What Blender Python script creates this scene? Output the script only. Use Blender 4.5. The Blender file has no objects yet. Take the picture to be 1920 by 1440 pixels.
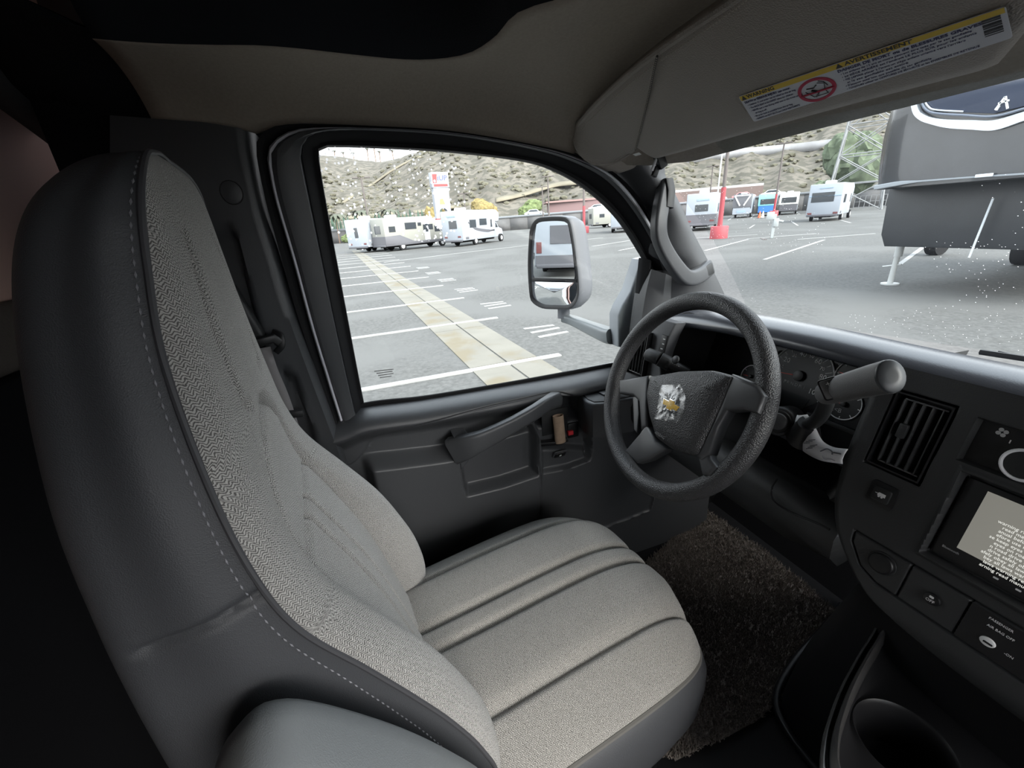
import bpy, bmesh, math, random
import numpy as np
from mathutils import Vector, Matrix, noise

random.seed(7)
rng = np.random.default_rng(7)
sc = bpy.context.scene
COL = sc.collection
PI = math.pi

# ---------------------------------------------------------------- camera
# vehicle axes: +X passenger side, +Y towards the bonnet, +Z up, cab floor at z = 0, metres
FPX = 780.0
PITCH, ROLL, YAW = math.radians(21.38), math.radians(4.1), math.radians(18.3)
EYE = np.array([0.15, 0.0, 1.10])
_h = np.array([-math.cos(YAW), math.sin(YAW), 0]); _r = np.array([math.sin(YAW), math.cos(YAW), 0]); _z = np.array([0, 0, 1.0])
FWD = _h * math.cos(PITCH) - _z * math.sin(PITCH)
_u = _h * math.sin(PITCH) + _z * math.cos(PITCH)
RGT = _r * math.cos(ROLL) - _u * math.sin(ROLL)
UPV = _u * math.cos(ROLL) + _r * math.sin(ROLL)
cam_d = bpy.data.cameras.new('camera')
cam = bpy.data.objects.new('camera', cam_d); COL.objects.link(cam)
cam_d.sensor_width = 36.0; cam_d.lens = FPX * 36.0 / 1920.0
cam_d.clip_start = 0.01; cam_d.clip_end = 2000
m = Matrix.Identity(4)
for i in range(3):
    m[i][0], m[i][1], m[i][2], m[i][3] = RGT[i], UPV[i], -FWD[i], EYE[i]
cam.matrix_world = m
sc.camera = cam

# ---------------------------------------------------------------- light
SKY_STRENGTH, SUN_STRENGTH, EXPOSURE = .80, 2.0, 2.45
w = bpy.data.worlds.new('sky'); sc.world = w; w.use_nodes = True
nt = w.node_tree; nt.nodes.clear()
wo = nt.nodes.new('ShaderNodeOutputWorld'); bg = nt.nodes.new('ShaderNodeBackground')
tc = nt.nodes.new('ShaderNodeTexCoord'); sp = nt.nodes.new('ShaderNodeSeparateXYZ'); cr = nt.nodes.new('ShaderNodeValToRGB')
nt.links.new(tc.outputs['Generated'], sp.inputs[0]); nt.links.new(sp.outputs['Z'], cr.inputs[0])
cr.color_ramp.elements[0].position = 0.0; cr.color_ramp.elements[0].color = (0.98, 0.99, 1.0, 1)
cr.color_ramp.elements[1].position = 0.8; cr.color_ramp.elements[1].color = (0.80, 0.89, 1.0, 1)
nt.links.new(cr.outputs[0], bg.inputs[0]); bg.inputs[1].default_value = SKY_STRENGTH
nt.links.new(bg.outputs[0], wo.inputs[0])
sun_d = bpy.data.lights.new('sun', 'SUN'); sun_d.energy = SUN_STRENGTH; sun_d.angle = math.radians(50); sun_d.color = (1, .96, .9)
sun = bpy.data.objects.new('sun', sun_d); COL.objects.link(sun)
sun.rotation_euler = Vector((0.80, 0.30, 0.66)).to_track_quat('Z', 'Y').to_euler()
vs = sc.view_settings
sc.display_settings.display_device = 'sRGB'
vs.view_transform = 'Standard'; vs.look = 'None'; vs.gamma = 1.0; vs.use_curve_mapping = False; vs.exposure = EXPOSURE
sc.cycles.use_denoising = True
sc.cycles.max_bounces = 10; sc.cycles.diffuse_bounces = 5; sc.cycles.glossy_bounces = 4; sc.cycles.transparent_max_bounces = 16
sc.cycles.sample_clamp_indirect = 6.0
sc.cycles.caustics_reflective = False; sc.cycles.caustics_refractive = False

# ---------------------------------------------------------------- helpers: rays from photograph to known planes
def ray(p):
    return FWD + RGT * ((p[0] - 960) / FPX) - UPV * ((p[1] - 720) / FPX)
def onX(p, x): d = ray(p); return Vector(EYE + d * ((x - EYE[0]) / d[0]))
def onY(p, y): d = ray(p); return Vector(EYE + d * ((y - EYE[1]) / d[1]))
def onZ(p, z): d = ray(p); return Vector(EYE + d * ((z - EYE[2]) / d[2]))
def onP(p, P0, n):
    d = ray(p); n = np.array(n, float)
    return Vector(EYE + d * (((np.array(P0) - EYE) @ n) / (d @ n)))
def onD(p, dist):
    d = ray(p); return Vector(EYE + d * (dist / math.hypot(d[0], d[1])))

# ---------------------------------------------------------------- helpers: materials
MATS = {}
def M(name, col, rough=.55, spec=.4, metal=0., bump=None, var=None, var2=None, sheen=0., coat=0., trans=0., emit=None, alpha=None):
    """principled; bump=(scale,strength,kind); var=(scale,amount) mottles the colour; var2=(scale,colour,threshold) blotches"""
    if name in MATS: return MATS[name]
    mt = bpy.data.materials.new(name); mt.use_nodes = True
    n = mt.node_tree; b = n.nodes['Principled BSDF']
    def S(k, v):
        if k in b.inputs: b.inputs[k].default_value = v
    S('Base Color', (*col, 1)); S('Roughness', rough); S('Specular IOR Level', spec); S('Metallic', metal)
    S('Coat Weight', coat); S('Sheen Weight', sheen); S('Transmission Weight', trans)
    if emit: S('Emission Color', (*emit[:3], 1)); S('Emission Strength', emit[3])
    tcn = n.nodes.new('ShaderNodeTexCoord')
    src = None
    if var:
        t = n.nodes.new('ShaderNodeTexNoise'); t.inputs['Scale'].default_value = var[0]; t.inputs['Detail'].default_value = 6
        n.links.new(tcn.outputs['Object'], t.inputs['Vector'])
        mr = n.nodes.new('ShaderNodeMapRange'); mr.inputs[1].default_value = .3; mr.inputs[2].default_value = .7
        mr.inputs[3].default_value = 1 - var[1]; mr.inputs[4].default_value = 1 + var[1]
        n.links.new(t.outputs[0], mr.inputs[0])
        mx = n.nodes.new('ShaderNodeVectorMath'); mx.operation = 'SCALE'; mx.inputs[0].default_value = col
        n.links.new(mr.outputs[0], mx.inputs['Scale']); src = mx.outputs[0]
    if var2:
        t = n.nodes.new('ShaderNodeTexNoise'); t.inputs['Scale'].default_value = var2[0]; t.inputs['Detail'].default_value = 8
        n.links.new(tcn.outputs['Object'], t.inputs['Vector'])
        mr = n.nodes.new('ShaderNodeMapRange'); mr.inputs[1].default_value = var2[2] - .06; mr.inputs[2].default_value = var2[2] + .06
        n.links.new(t.outputs[0], mr.inputs[0])
        mx = n.nodes.new('ShaderNodeMix'); mx.data_type = 'RGBA'
        n.links.new(mr.outputs[0], mx.inputs['Factor'])
        if src: n.links.new(src, mx.inputs['A'])
        else: mx.inputs['A'].default_value = (*col, 1)
        mx.inputs['B'].default_value = (*var2[1], 1); src = mx.outputs['Result']
    if src: n.links.new(src, b.inputs['Base Color'])
    if bump:
        if bump[2] == 'voronoi':
            t = n.nodes.new('ShaderNodeTexVoronoi'); t.inputs['Scale'].default_value = bump[0]; out = t.outputs['Distance']
        else:
            t = n.nodes.new('ShaderNodeTexNoise'); t.inputs['Scale'].default_value = bump[0]; t.inputs['Detail'].default_value = 3; out = t.outputs[0]
        n.links.new(tcn.outputs['Object'], t.inputs['Vector'])
        bp = n.nodes.new('ShaderNodeBump'); bp.inputs['Strength'].default_value = bump[1]; bp.inputs['Distance'].default_value = 1.0 / bump[0]
        n.links.new(out, bp.inputs['Height']); n.links.new(bp.outputs[0], b.inputs['Normal'])
    MATS[name] = mt
    return mt

def glass_mat(name, tint, refl, speck=None, zone=None):
    """clear pane: see-through with a mirror-like sheen; speck=(scale, radius, mask scale, mask threshold, cover) puts dried drops on it"""
    mt = bpy.data.materials.new(name); mt.use_nodes = True
    n = mt.node_tree; n.nodes.clear()
    o = n.nodes.new('ShaderNodeOutputMaterial')
    tr = n.nodes.new('ShaderNodeBsdfTransparent'); tr.inputs[0].default_value = (*tint, 1)
    gl = n.nodes.new('ShaderNodeBsdfGlossy'); gl.inputs['Roughness'].default_value = .02
    fr = n.nodes.new('ShaderNodeFresnel'); geo = n.nodes.new('ShaderNodeNewGeometry')      # thin pane: same sheen from both faces
    k1 = n.nodes.new('ShaderNodeMath'); k1.operation = 'MULTIPLY_ADD'; k1.inputs[1].default_value = -2; k1.inputs[2].default_value = 1; n.links.new(geo.outputs['Backfacing'], k1.inputs[0])
    k2 = n.nodes.new('ShaderNodeMath'); k2.operation = 'POWER'; k2.inputs[0].default_value = 1.45; n.links.new(k1.outputs[0], k2.inputs[1]); n.links.new(k2.outputs[0], fr.inputs[0])
    mu = n.nodes.new('ShaderNodeMath'); mu.operation = 'MULTIPLY'; mu.inputs[1].default_value = refl
    mx = n.nodes.new('ShaderNodeMixShader')
    n.links.new(fr.outputs[0], mu.inputs[0]); n.links.new(mu.outputs[0], mx.inputs[0]); n.links.new(tr.outputs[0], mx.inputs[1]); n.links.new(gl.outputs[0], mx.inputs[2])
    last = mx
    if speck:
        tcn = n.nodes.new('ShaderNodeTexCoord')
        v = n.nodes.new('ShaderNodeTexVoronoi'); v.inputs['Scale'].default_value = speck[0]; v.inputs['Randomness'].default_value = 1
        n.links.new(tcn.outputs['Object'], v.inputs['Vector'])
        lt = n.nodes.new('ShaderNodeMath'); lt.operation = 'LESS_THAN'; lt.inputs[1].default_value = speck[1]
        n.links.new(v.outputs['Distance'], lt.inputs[0])
        nz = n.nodes.new('ShaderNodeTexNoise'); nz.inputs['Scale'].default_value = speck[2]; nz.inputs['Detail'].default_value = 1
        n.links.new(tcn.outputs['Object'], nz.inputs['Vector'])
        gt = n.nodes.new('ShaderNodeMath'); gt.operation = 'GREATER_THAN'; gt.inputs[1].default_value = speck[3]
        n.links.new(nz.outputs[0], gt.inputs[0])
        m2 = n.nodes.new('ShaderNodeMath'); m2.operation = 'MULTIPLY'; n.links.new(lt.outputs[0], m2.inputs[0]); n.links.new(gt.outputs[0], m2.inputs[1])
        if zone:      # drops dried only on the upper rear part of the pane
            xyz = n.nodes.new('ShaderNodeSeparateXYZ'); n.links.new(tcn.outputs['Object'], xyz.inputs[0])
            for ax, lo_z, hi_z in zone:
                mz = n.nodes.new('ShaderNodeMapRange'); mz.inputs[1].default_value = lo_z; mz.inputs[2].default_value = hi_z; mz.inputs[3].default_value = -.25; mz.inputs[4].default_value = .12
                n.links.new(xyz.outputs[ax], mz.inputs[0]); ad = n.nodes.new('ShaderNodeMath'); ad.operation = 'ADD'
                prev = gt.inputs[0].links[0].from_socket; n.links.new(prev, ad.inputs[0]); n.links.new(mz.outputs[0], ad.inputs[1]); n.links.new(ad.outputs[0], gt.inputs[0])
        m3 = n.nodes.new('ShaderNodeMath'); m3.operation = 'MULTIPLY'; m3.inputs[1].default_value = speck[4]; n.links.new(m2.outputs[0], m3.inputs[0])
        tl = n.nodes.new('ShaderNodeBsdfTranslucent'); tl.inputs[0].default_value = (.95, .95, .95, 1)
        mx2 = n.nodes.new('ShaderNodeMixShader')
        n.links.new(m3.outputs[0], mx2.inputs[0]); n.links.new(mx.outputs[0], mx2.inputs[1]); n.links.new(tl.outputs[0], mx2.inputs[2]); last = mx2
    n.links.new(last.outputs[0], o.inputs[0])
    MATS[name] = mt
    return mt

def fabric_mat(name, dark, light, pitch=.0027, band=.0030):
    """herringbone cloth on a UV map laid out in metres"""
    mt = bpy.data.materials.new(name); mt.use_nodes = True
    n = mt.node_tree; b = n.nodes['Principled BSDF']; b.inputs['Roughness'].default_value = .95
    b.inputs['Specular IOR Level'].default_value = .15; b.inputs['Sheen Weight'].default_value = .15
    uv = n.nodes.new('ShaderNodeUVMap'); sx = n.nodes.new('ShaderNodeSeparateXYZ'); n.links.new(uv.outputs[0], sx.inputs[0])
    nz = n.nodes.new('ShaderNodeTexNoise'); nz.inputs['Scale'].default_value = 330; nz.inputs['Detail'].default_value = 2
    n.links.new(uv.outputs[0], nz.inputs['Vector'])
    def math_(op, a, bb=None):
        k = n.nodes.new('ShaderNodeMath'); k.operation = op
        for i, q in enumerate((a, bb)):
            if q is None: continue
            if isinstance(q, (int, float)): k.inputs[i].default_value = q
            else: n.links.new(q, k.inputs[i])
        return k.outputs[0]
    pp = math_('PINGPONG', sx.outputs[0], band)
    s = math_('ADD', sx.outputs[1], pp)
    s = math_('ADD', s, math_('MULTIPLY', math_('SUBTRACT', nz.outputs[0], .5), .0036))
    tri = math_('MULTIPLY', math_('PINGPONG', s, pitch * .5), 2 / pitch)
    mr = n.nodes.new('ShaderNodeMapRange'); mr.inputs[1].default_value = .25; mr.inputs[2].default_value = .6
    n.links.new(tri, mr.inputs[0])
    mx = n.nodes.new('ShaderNodeMix'); mx.data_type = 'RGBA'; mx.inputs['A'].default_value = (*dark, 1); mx.inputs['B'].default_value = (*light, 1)
    n.links.new(mr.outputs[0], mx.inputs['Factor']); n.links.new(mx.outputs['Result'], b.inputs['Base Color'])
    bp = n.nodes.new('ShaderNodeBump'); bp.inputs['Strength'].default_value = .6; bp.inputs['Distance'].default_value = .0012
    n.links.new(tri, bp.inputs['Height']); n.links.new(bp.outputs[0], b.inputs['Normal'])
    MATS[name] = mt
    return mt

# ---------------------------------------------------------------- helpers: objects
def tag(o, label=None, cat=None, group=None, kind=None):
    if label: o['label'] = label
    if cat: o['category'] = cat
    if group: o['group'] = group
    if kind: o['kind'] = kind
    return o
def empty(name, loc=(0, 0, 0), rz=0.):
    o = bpy.data.objects.new(name, None); COL.objects.link(o); o.empty_display_size = .05
    o.location = loc; o.rotation_euler = (0, 0, rz)
    return o
def wm(o):
    mw = Matrix.Translation(o.location) @ o.rotation_euler.to_matrix().to_4x4()
    return wm(o.parent) @ o.matrix_parent_inverse @ mw if o.parent else mw
def adopt(o, parent, local=False):
    if parent is not None:
        o.parent = parent
        if not local: o.matrix_parent_inverse = wm(parent).inverted()
    return o
def obj(name, me, mat=None, parent=None, local=False):
    o = bpy.data.objects.new(name, me); COL.objects.link(o)
    if mat is not None and len(me.materials) == 0: me.materials.append(mat)
    return adopt(o, parent, local)
def mesh(name, v, f, mat=None, parent=None, smooth=40, uv=None, local=False, solid=0., off=0., sub=0):
    me = bpy.data.meshes.new(name)
    me.from_pydata([tuple(q) for q in v], [], [tuple(q) for q in f]); me.update()
    if smooth:
        me.shade_smooth()
        if smooth < 180: me.set_sharp_from_angle(angle=math.radians(smooth))
    if uv is not None:
        l = me.uv_layers.new(name='UVMap')
        idx = np.zeros(len(me.loops), dtype=np.int32); me.loops.foreach_get('vertex_index', idx)
        l.data.foreach_set('uv', np.asarray(uv, dtype=np.float32)[idx].ravel())
    o = obj(name, me, mat, parent, local)
    if solid:
        s = o.modifiers.new('thickness', 'SOLIDIFY'); s.thickness = solid; s.offset = off
    if sub:
        s = o.modifiers.new('smooth', 'SUBSURF'); s.levels = s.render_levels = sub
    return o
def bm_obj(name, bm, mat=None, parent=None, smooth=40, local=False):
    me = bpy.data.meshes.new(name); bmesh.ops.recalc_face_normals(bm, faces=bm.faces[:]); bm.to_mesh(me); bm.free()
    if smooth:
        me.shade_smooth(); me.set_sharp_from_angle(angle=math.radians(smooth))
    return obj(name, me, mat, parent, local)
def V(*a): return Vector(a)
def resample(pts, n, closed=False, smooth=True):
    P = [np.array(p, float) for p in pts]
    if closed: P = P + [P[0]]
    if smooth and len(P) > 2:
        Q = []
        m_ = len(P)
        for i in range(m_ - 1):
            if closed: p0 = P[(i - 1) % (m_ - 1)]; p3 = P[(i + 2) % (m_ - 1)]
            else: p0 = P[i - 1] if i else 2 * P[0] - P[1]; p3 = P[i + 2] if i + 2 < m_ else 2 * P[-1] - P[-2]
            for k in range(12):
                t = k / 12
                Q.append(.5 * (2 * P[i] + (P[i + 1] - p0) * t + (2 * p0 - 5 * P[i] + 4 * P[i + 1] - p3) * t * t + (3 * P[i] - p0 - 3 * P[i + 1] + p3) * t ** 3))
        Q.append(P[-1]); P = Q
    P = np.array(P); d = np.r_[0, np.cumsum(np.linalg.norm(np.diff(P, axis=0), axis=1))]
    s = np.linspace(0, d[-1], n + 1)[:-1] if closed else np.linspace(0, d[-1], n)
    return np.stack([np.interp(s, d, P[:, k]) for k in range(P.shape[1])], 1)
def grid_faces(nr, nc, cu=False, cr=False):
    F = []
    for i in range(nr if cr else nr - 1):
        for j in range(nc if cu else nc - 1):
            F.append((i * nc + j, i * nc + (j + 1) % nc, ((i + 1) % nr) * nc + (j + 1) % nc, ((i + 1) % nr) * nc + j))
    return F
def loft(name, rows, mat, parent=None, cu=False, cr=False, caps=False, **k):
    rows = [list(r) for r in rows]; nr, nc = len(rows), len(rows[0])
    v = [p for r in rows for p in r]; f = grid_faces(nr, nc, cu, cr)
    if caps: f.append(tuple(range(nc))[::-1]); f.append(tuple((nr - 1) * nc + j for j in range(nc)))
    return mesh(name, v, f, mat, parent, **k)
def frames(P, closed=False, up=(0, 0, 1)):
    P = np.array(P, float); n = len(P); T = np.zeros_like(P)
    for i in range(n):
        a = P[(i - 1) % n] if (closed or i) else P[0]; b = P[(i + 1) % n] if (closed or i < n - 1) else P[-1]
        T[i] = (b - a) / (np.linalg.norm(b - a) + 1e-12)
    N = []
    u = np.array(up, float)
    for t in T:
        x = np.cross(u, t); l = np.linalg.norm(x)
        if l < 1e-4: x = np.cross(np.array([1, 0, 0.]), t); l = np.linalg.norm(x)
        x /= l; N.append((x, np.cross(t, x)))
    return P, T, N
def sweep(name, path, section, mat, parent=None, closed=False, up=(0, 0, 1), scale=None, caps=True, **k):
    """section: list of (a,b) in the plane across the path; b runs along 'up'"""
    P, T, N = frames(path, closed, up)
    rows = []
    for i, p in enumerate(P):
        s = 1 if scale is None else scale[i]
        sa, sb = (s, s) if np.isscalar(s) else s
        rows.append([p + N[i][0] * a * sa + N[i][1] * b * sb for a, b in section])
    return loft(name, rows, mat, parent, cu=True, cr=closed, caps=caps and not closed, **k)
def circ(r, n=12, ry=None): return [(r * math.cos(2 * PI * i / n), (ry or r) * math.sin(2 * PI * i / n)) for i in range(n)]
def rrect(a, b, r, n=4):
    """rounded rectangle half sizes a,b"""
    o = []
    for cx, cy, s in ((a - r, b - r, 0), (-a + r, b - r, 1), (-a + r, -b + r, 2), (a - r, -b + r, 3)):
        for i in range(n + 1):
            t = (s + i / n) * PI / 2; o.append((cx + r * math.cos(t), cy + r * math.sin(t)))
    return o
def tube(name, path, r, mat, parent=None, n=10, **k): return sweep(name, path, circ(r, n), mat, parent, **k)
def plane_frame(o, x, y):
    o, x, y = Vector(o), Vector(x).normalized(), Vector(y).normalized(); z = x.cross(y).normalized()
    m_ = Matrix.Identity(4)
    for i in range(3): m_[i][0], m_[i][1], m_[i][2], m_[i][3] = x[i], y[i], z[i], o[i]
    return m_
def prism(name, outline, depth, mat, parent=None, frame=None, bevel=0., seg=2, back=0., smooth=40, local=False, holes=()):
    """outline [(x,y)] in a frame, extruded from -back to +depth along the frame z, rounded on the front edge"""
    bm = bmesh.new(); fr = frame or Matrix.Identity(4)
    vb = [bm.verts.new(fr @ Vector((x, y, -back))) for x, y in outline]
    vt = [bm.verts.new(fr @ Vector((x, y, depth))) for x, y in outline]
    n = len(outline); ft = bm.faces.new(vt); fb = bm.faces.new(vb[::-1])
    for i in range(n): bm.faces.new((vb[i], vb[(i + 1) % n], vt[(i + 1) % n], vt[i]))
    bmesh.ops.recalc_face_normals(bm, faces=bm.faces[:])
    if bevel: bmesh.ops.bevel(bm, geom=list(ft.edges), offset=bevel, segments=seg, affect='EDGES', profile=.5, clamp_overlap=True)
    return bm_obj(name, bm, mat, parent, smooth, local)
def rbox(name, size, mat, parent=None, frame=None, bevel=.003, seg=2, local=False, smooth=40):
    bm = bmesh.new(); bmesh.ops.create_cube(bm, size=1)
    bmesh.ops.scale(bm, vec=size, verts=bm.verts[:])
    if bevel: bmesh.ops.bevel(bm, geom=bm.edges[:], offset=bevel, segments=seg, affect='EDGES', profile=.5, clamp_overlap=True)
    if frame is not None: bmesh.ops.transform(bm, matrix=frame, verts=bm.verts[:])
    return bm_obj(name, bm, mat, parent, smooth, local)
def tb(x, y, z): return Matrix.Translation((x, y, z))
def cyl(name, p0, p1, r, mat, parent=None, n=20, r1=None, local=False, bevel=0.):
    p0, p1 = np.array(p0, float), np.array(p1, float)
    d = p1 - p0; up = (0, 0, 1) if abs(d[2]) < .9 * np.linalg.norm(d) else (0, 1, 0)
    r1 = r if r1 is None else r1
    if bevel:
        L = np.linalg.norm(d); e = d / L * bevel
        return sweep(name, [p0, p1 - e, p1], circ(1, n), mat, parent, up=up, scale=[r, r1, r1 - bevel], local=local, smooth=50)
    return sweep(name, [p0, p1], circ(1, n), mat, parent, up=up, scale=[r, r1], local=local, smooth=50)
def join(name, objs, mat=None, parent=None, local=False):
    """several meshes of one part into one mesh"""
    bm = bmesh.new(); mats = []
    for o in objs:
        me = o.data; tmp = bmesh.new(); tmp.from_mesh(me)
        bmesh.ops.transform(tmp, matrix=wm(o), verts=tmp.verts[:])
        t2 = bpy.data.meshes.new('t'); tmp.to_mesh(t2); tmp.free()
        mi = 0
        for mm in me.materials:
            if mm not in mats: mats.append(mm)
        base = len(bm.faces); bm.from_mesh(t2); bm.faces.ensure_lookup_table()
        if me.materials:
            mi = mats.index(me.materials[0])
            for q in range(base, len(bm.faces)): bm.faces[q].material_index = mi
        bpy.data.meshes.remove(t2); bpy.data.objects.remove(o)
    me = bpy.data.meshes.new(name); bm.to_mesh(me); bm.free()
    for mm in mats: me.materials.append(mm)
    me.shade_smooth(); me.set_sharp_from_angle(angle=math.radians(40))
    return obj(name, me, mat, parent, local)
def text(name, body, size, frame, mat, parent=None, depth=.00015, align='LEFT', bold=0., sx=1., local=False, width=None):
    cu = bpy.data.curves.new(name, 'FONT'); cu.body = body; cu.size = size; cu.extrude = depth; cu.align_x = align; cu.align_y = 'CENTER'
    cu.offset = bold; cu.resolution_u = 2
    o = bpy.data.objects.new(name, cu); COL.objects.link(o)
    dg = bpy.context.evaluated_depsgraph_get(); dg.update()
    me = bpy.data.meshes.new_from_object(o.evaluated_get(dg)); bpy.data.objects.remove(o); bpy.data.curves.remove(cu)
    if width and len(me.vertices):
        xs = [v.co.x for v in me.vertices]; sx = width / max(1e-6, max(xs) - min(xs))
    me.transform(Matrix.Diagonal((sx, 1, 1, 1))); me.transform(frame)
    me.materials.clear()
    return obj(name, me, mat, parent, local)
def smooth01(x, a, b):
    t = np.clip((np.asarray(x, float) - a) / (b - a), 0, 1); return t * t * (3 - 2 * t)
def sdf_poly(x, y, poly):
    """signed distance (negative inside) of arrays x,y to a polygon"""
    d = np.full(x.shape, 1e9); ins = np.zeros(x.shape, bool); n = len(poly)
    for i in range(n):
        ax, ay = poly[i]; bx, by = poly[(i + 1) % n]
        ex, ey = bx - ax, by - ay; L = ex * ex + ey * ey + 1e-12
        t = np.clip(((x - ax) * ex + (y - ay) * ey) / L, 0, 1)
        d = np.minimum(d, np.hypot(x - ax - t * ex, y - ay - t * ey))
        c = ((ay > y) != (by > y)) & (x < (bx - ax) * (y - ay) / (by - ay + 1e-12) + ax)
        ins ^= c
    return np.where(ins, -d, d)
def dist_line(x, y, pts):
    d = np.full(x.shape, 1e9)
    for (ax, ay), (bx, by) in zip(pts[:-1], pts[1:]):
        ex, ey = bx - ax, by - ay; L = ex * ex + ey * ey + 1e-12
        t = np.clip(((x - ax) * ex + (y - ay) * ey) / L, 0, 1)
        d = np.minimum(d, np.hypot(x - ax - t * ex, y - ay - t * ey))
    return d
def ci(x, xs, vs):
    """smooth 1-D interpolation"""
    P = resample([(a, b) for a, b in zip(xs, vs)], 200)
    return np.interp(x, P[:, 0], P[:, 1])
def copy_tree(o, parent=None):
    c = o.copy(); COL.objects.link(c)
    if parent is not None: c.parent = parent
    for ch in list(o.children): copy_tree(ch, c)
    return c

# ---------------------------------------------------------------- materials
plast = M('charcoal_grained_plastic', (.050, .052, .056), .40, .45, bump=(900, .25, 'noise'))
plast_d = M('dark_grained_plastic', (.016, .017, .018), .5, .4, bump=(900, .25, 'noise'))
plast_b = M('black_plastic', (.008, .008, .009), .42, .4)
rubber = M('black_rubber', (.008, .008, .009), .75, .2)
vinyl = M('grey_vinyl', (.050, .052, .057), .5, .35, bump=(950, .22, 'voronoi'))
vinyl_soft = M('grey_soft_vinyl', (.19, .20, .205), .48, .35, bump=(950, .22, 'voronoi'))
thread = M('light_grey_thread', (.24, .24, .26), .8, .2)
cloth = fabric_mat('herringbone_cloth', (.110, .107, .103), (.44, .43, .41))
cloth2 = fabric_mat('fine_herringbone_cloth', (.110, .106, .099), (.375, .362, .338), .0027, .0032)
liner = M('beige_headliner_cloth', (.35, .31, .262), .9, .1, bump=(700, .3, 'noise'), var=(220, .06))
visor_m = M('beige_visor_vinyl', (.33, .30, .265), .7, .25, bump=(500, .4, 'voronoi'))
flock = M('black_flocked_trim', (.018, .020, .023), .95, .1, bump=(600, .3, 'noise'))
pile_m = M('brown_grey_carpet_pile', (.215, .190, .168), .95, .1, var=(260, .45))
white = M('white_paint', (.78, .79, .80), .45, .4)
steel = M('bright_metal', (.75, .75, .75), .25, .5, 1.0)
red_m = M('red_print', (.55, .03, .04), .6, .3)

# ================================================================ SETTING: the cab
def struct(o): o['kind'] = 'structure'; return o
# --- floor with toe board
fl = loft('floor', [[(x, -2.4, 0), (x, .95, 0), (x, 1.10, .05), (x, 1.28, .32), (x, 1.31, .62)] for x in (-1.2, -.3, .3, 1.1)], rubber, smooth=30)
struct(fl); tag(fl, 'black rubber cab floor rising to the toe board under the dash', 'floor')
# --- headliner
outer_px = [(286, 216), (325, 218), (380, 222), (440, 232), (480, 245), (517, 236), (583, 233), (700, 238), (850, 248), (1000, 272), (1060, 285), (1110, 300)]
outer = [onX(p, -.80) for p in outer_px] + [V(-.76, .66, 1.205), V(-.70, .75, 1.205), V(-.5, .80, 1.22), V(-.1, .83, 1.235), V(.4, .82, 1.235), V(.9, .75, 1.22)]
inner_px = [(165, 50), (220, 56), (300, 62), (400, 65), (480, 66), (560, 73), (640, 83), (750, 95), (820, 94), (880, 82), (930, 48), (972, 0)]
inner = [onZ(p, 1.36) for p in inner_px] + [V(-.42, .31, 1.365), V(-.28, .34, 1.37), V(-.1, .36, 1.372), V(.15, .37, 1.372), V(.45, .36, 1.37), V(.9, .33, 1.36)]
A = resample(outer, 90, smooth=False); B = resample(inner, 90)
rows = []
for k in range(25):
    t = k / 24
    C_ = np.stack([A[:, 0] + (B[:, 0] - A[:, 0]) * .30, A[:, 1] + (B[:, 1] - A[:, 1]) * .30, np.maximum(B[:, 2] - .004, A[:, 2] + .06)], 1)
    rows.append((1 - t) ** 2 * A + 2 * t * (1 - t) * C_ + t * t * B)
hl = loft('ceiling', rows, liner, solid=.012, off=1); struct(hl); tag(hl, 'beige cloth headliner curving up from the driver door to the roof opening', 'headliner')
# --- dark flocked edge of the roof opening above the cab (the raised over-cab floor)
up1 = np.stack([B[:, 0], B[:, 1], B[:, 2] - .004], 1)
ctr = np.array([.05, -.25])
def inset(k, dz):
    q = up1.copy()
    q[:, 0] += (ctr[0] - q[:, 0]) * k; q[:, 1] += (ctr[1] - q[:, 1]) * k * .9; q[:, 2] += dz
    return q
ro = loft('trim_1', [inset(-.015, .006), inset(.0, -.006), inset(.03, .012), inset(.06, .05), inset(.09, .14), inset(.11, .30)], flock, solid=.004)
struct(ro); tag(ro, 'black flocked edge of the roof opening above the headliner', 'trim')
# --- black cloth corner and grey strip between the headliner and the living area behind
hl_left = resample(np.array([r_[0] for r_ in rows])[::-1] + np.array([0, .004, -.003]), 14, smooth=False)
mid = resample([onY(p, -.46) for p in ((-150, -60), (-40, 80), (30, 165), (80, 205), (125, 258), (160, 300), (190, 330))], 14)
far_ = resample([onY(p, -.50) for p in ((-150, 60), (-40, 170), (0, 200), (50, 236), (105, 275), (135, 300), (160, 330))], 14)
ext = [p + np.array([.06, -.04, .22]) for p in hl_left]
loft_ = loft('wall_rear', [ext, hl_left, (hl_left + mid) / 2 + np.array([-.01, 0, .01]), mid], flock, solid=.006); struct(loft_)
tag(loft_, 'black flocked cloth corner behind the driver headrest', 'trim')
st = loft('trim_2', [mid, (mid + far_) / 2 + np.array([0, .01, 0]), far_], M('dark_grey_trim', (.05, .05, .052), .6), solid=.012); struct(st); tag(st, 'dark grey diagonal edge strip beside the pinkish wall', 'trim')
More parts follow.
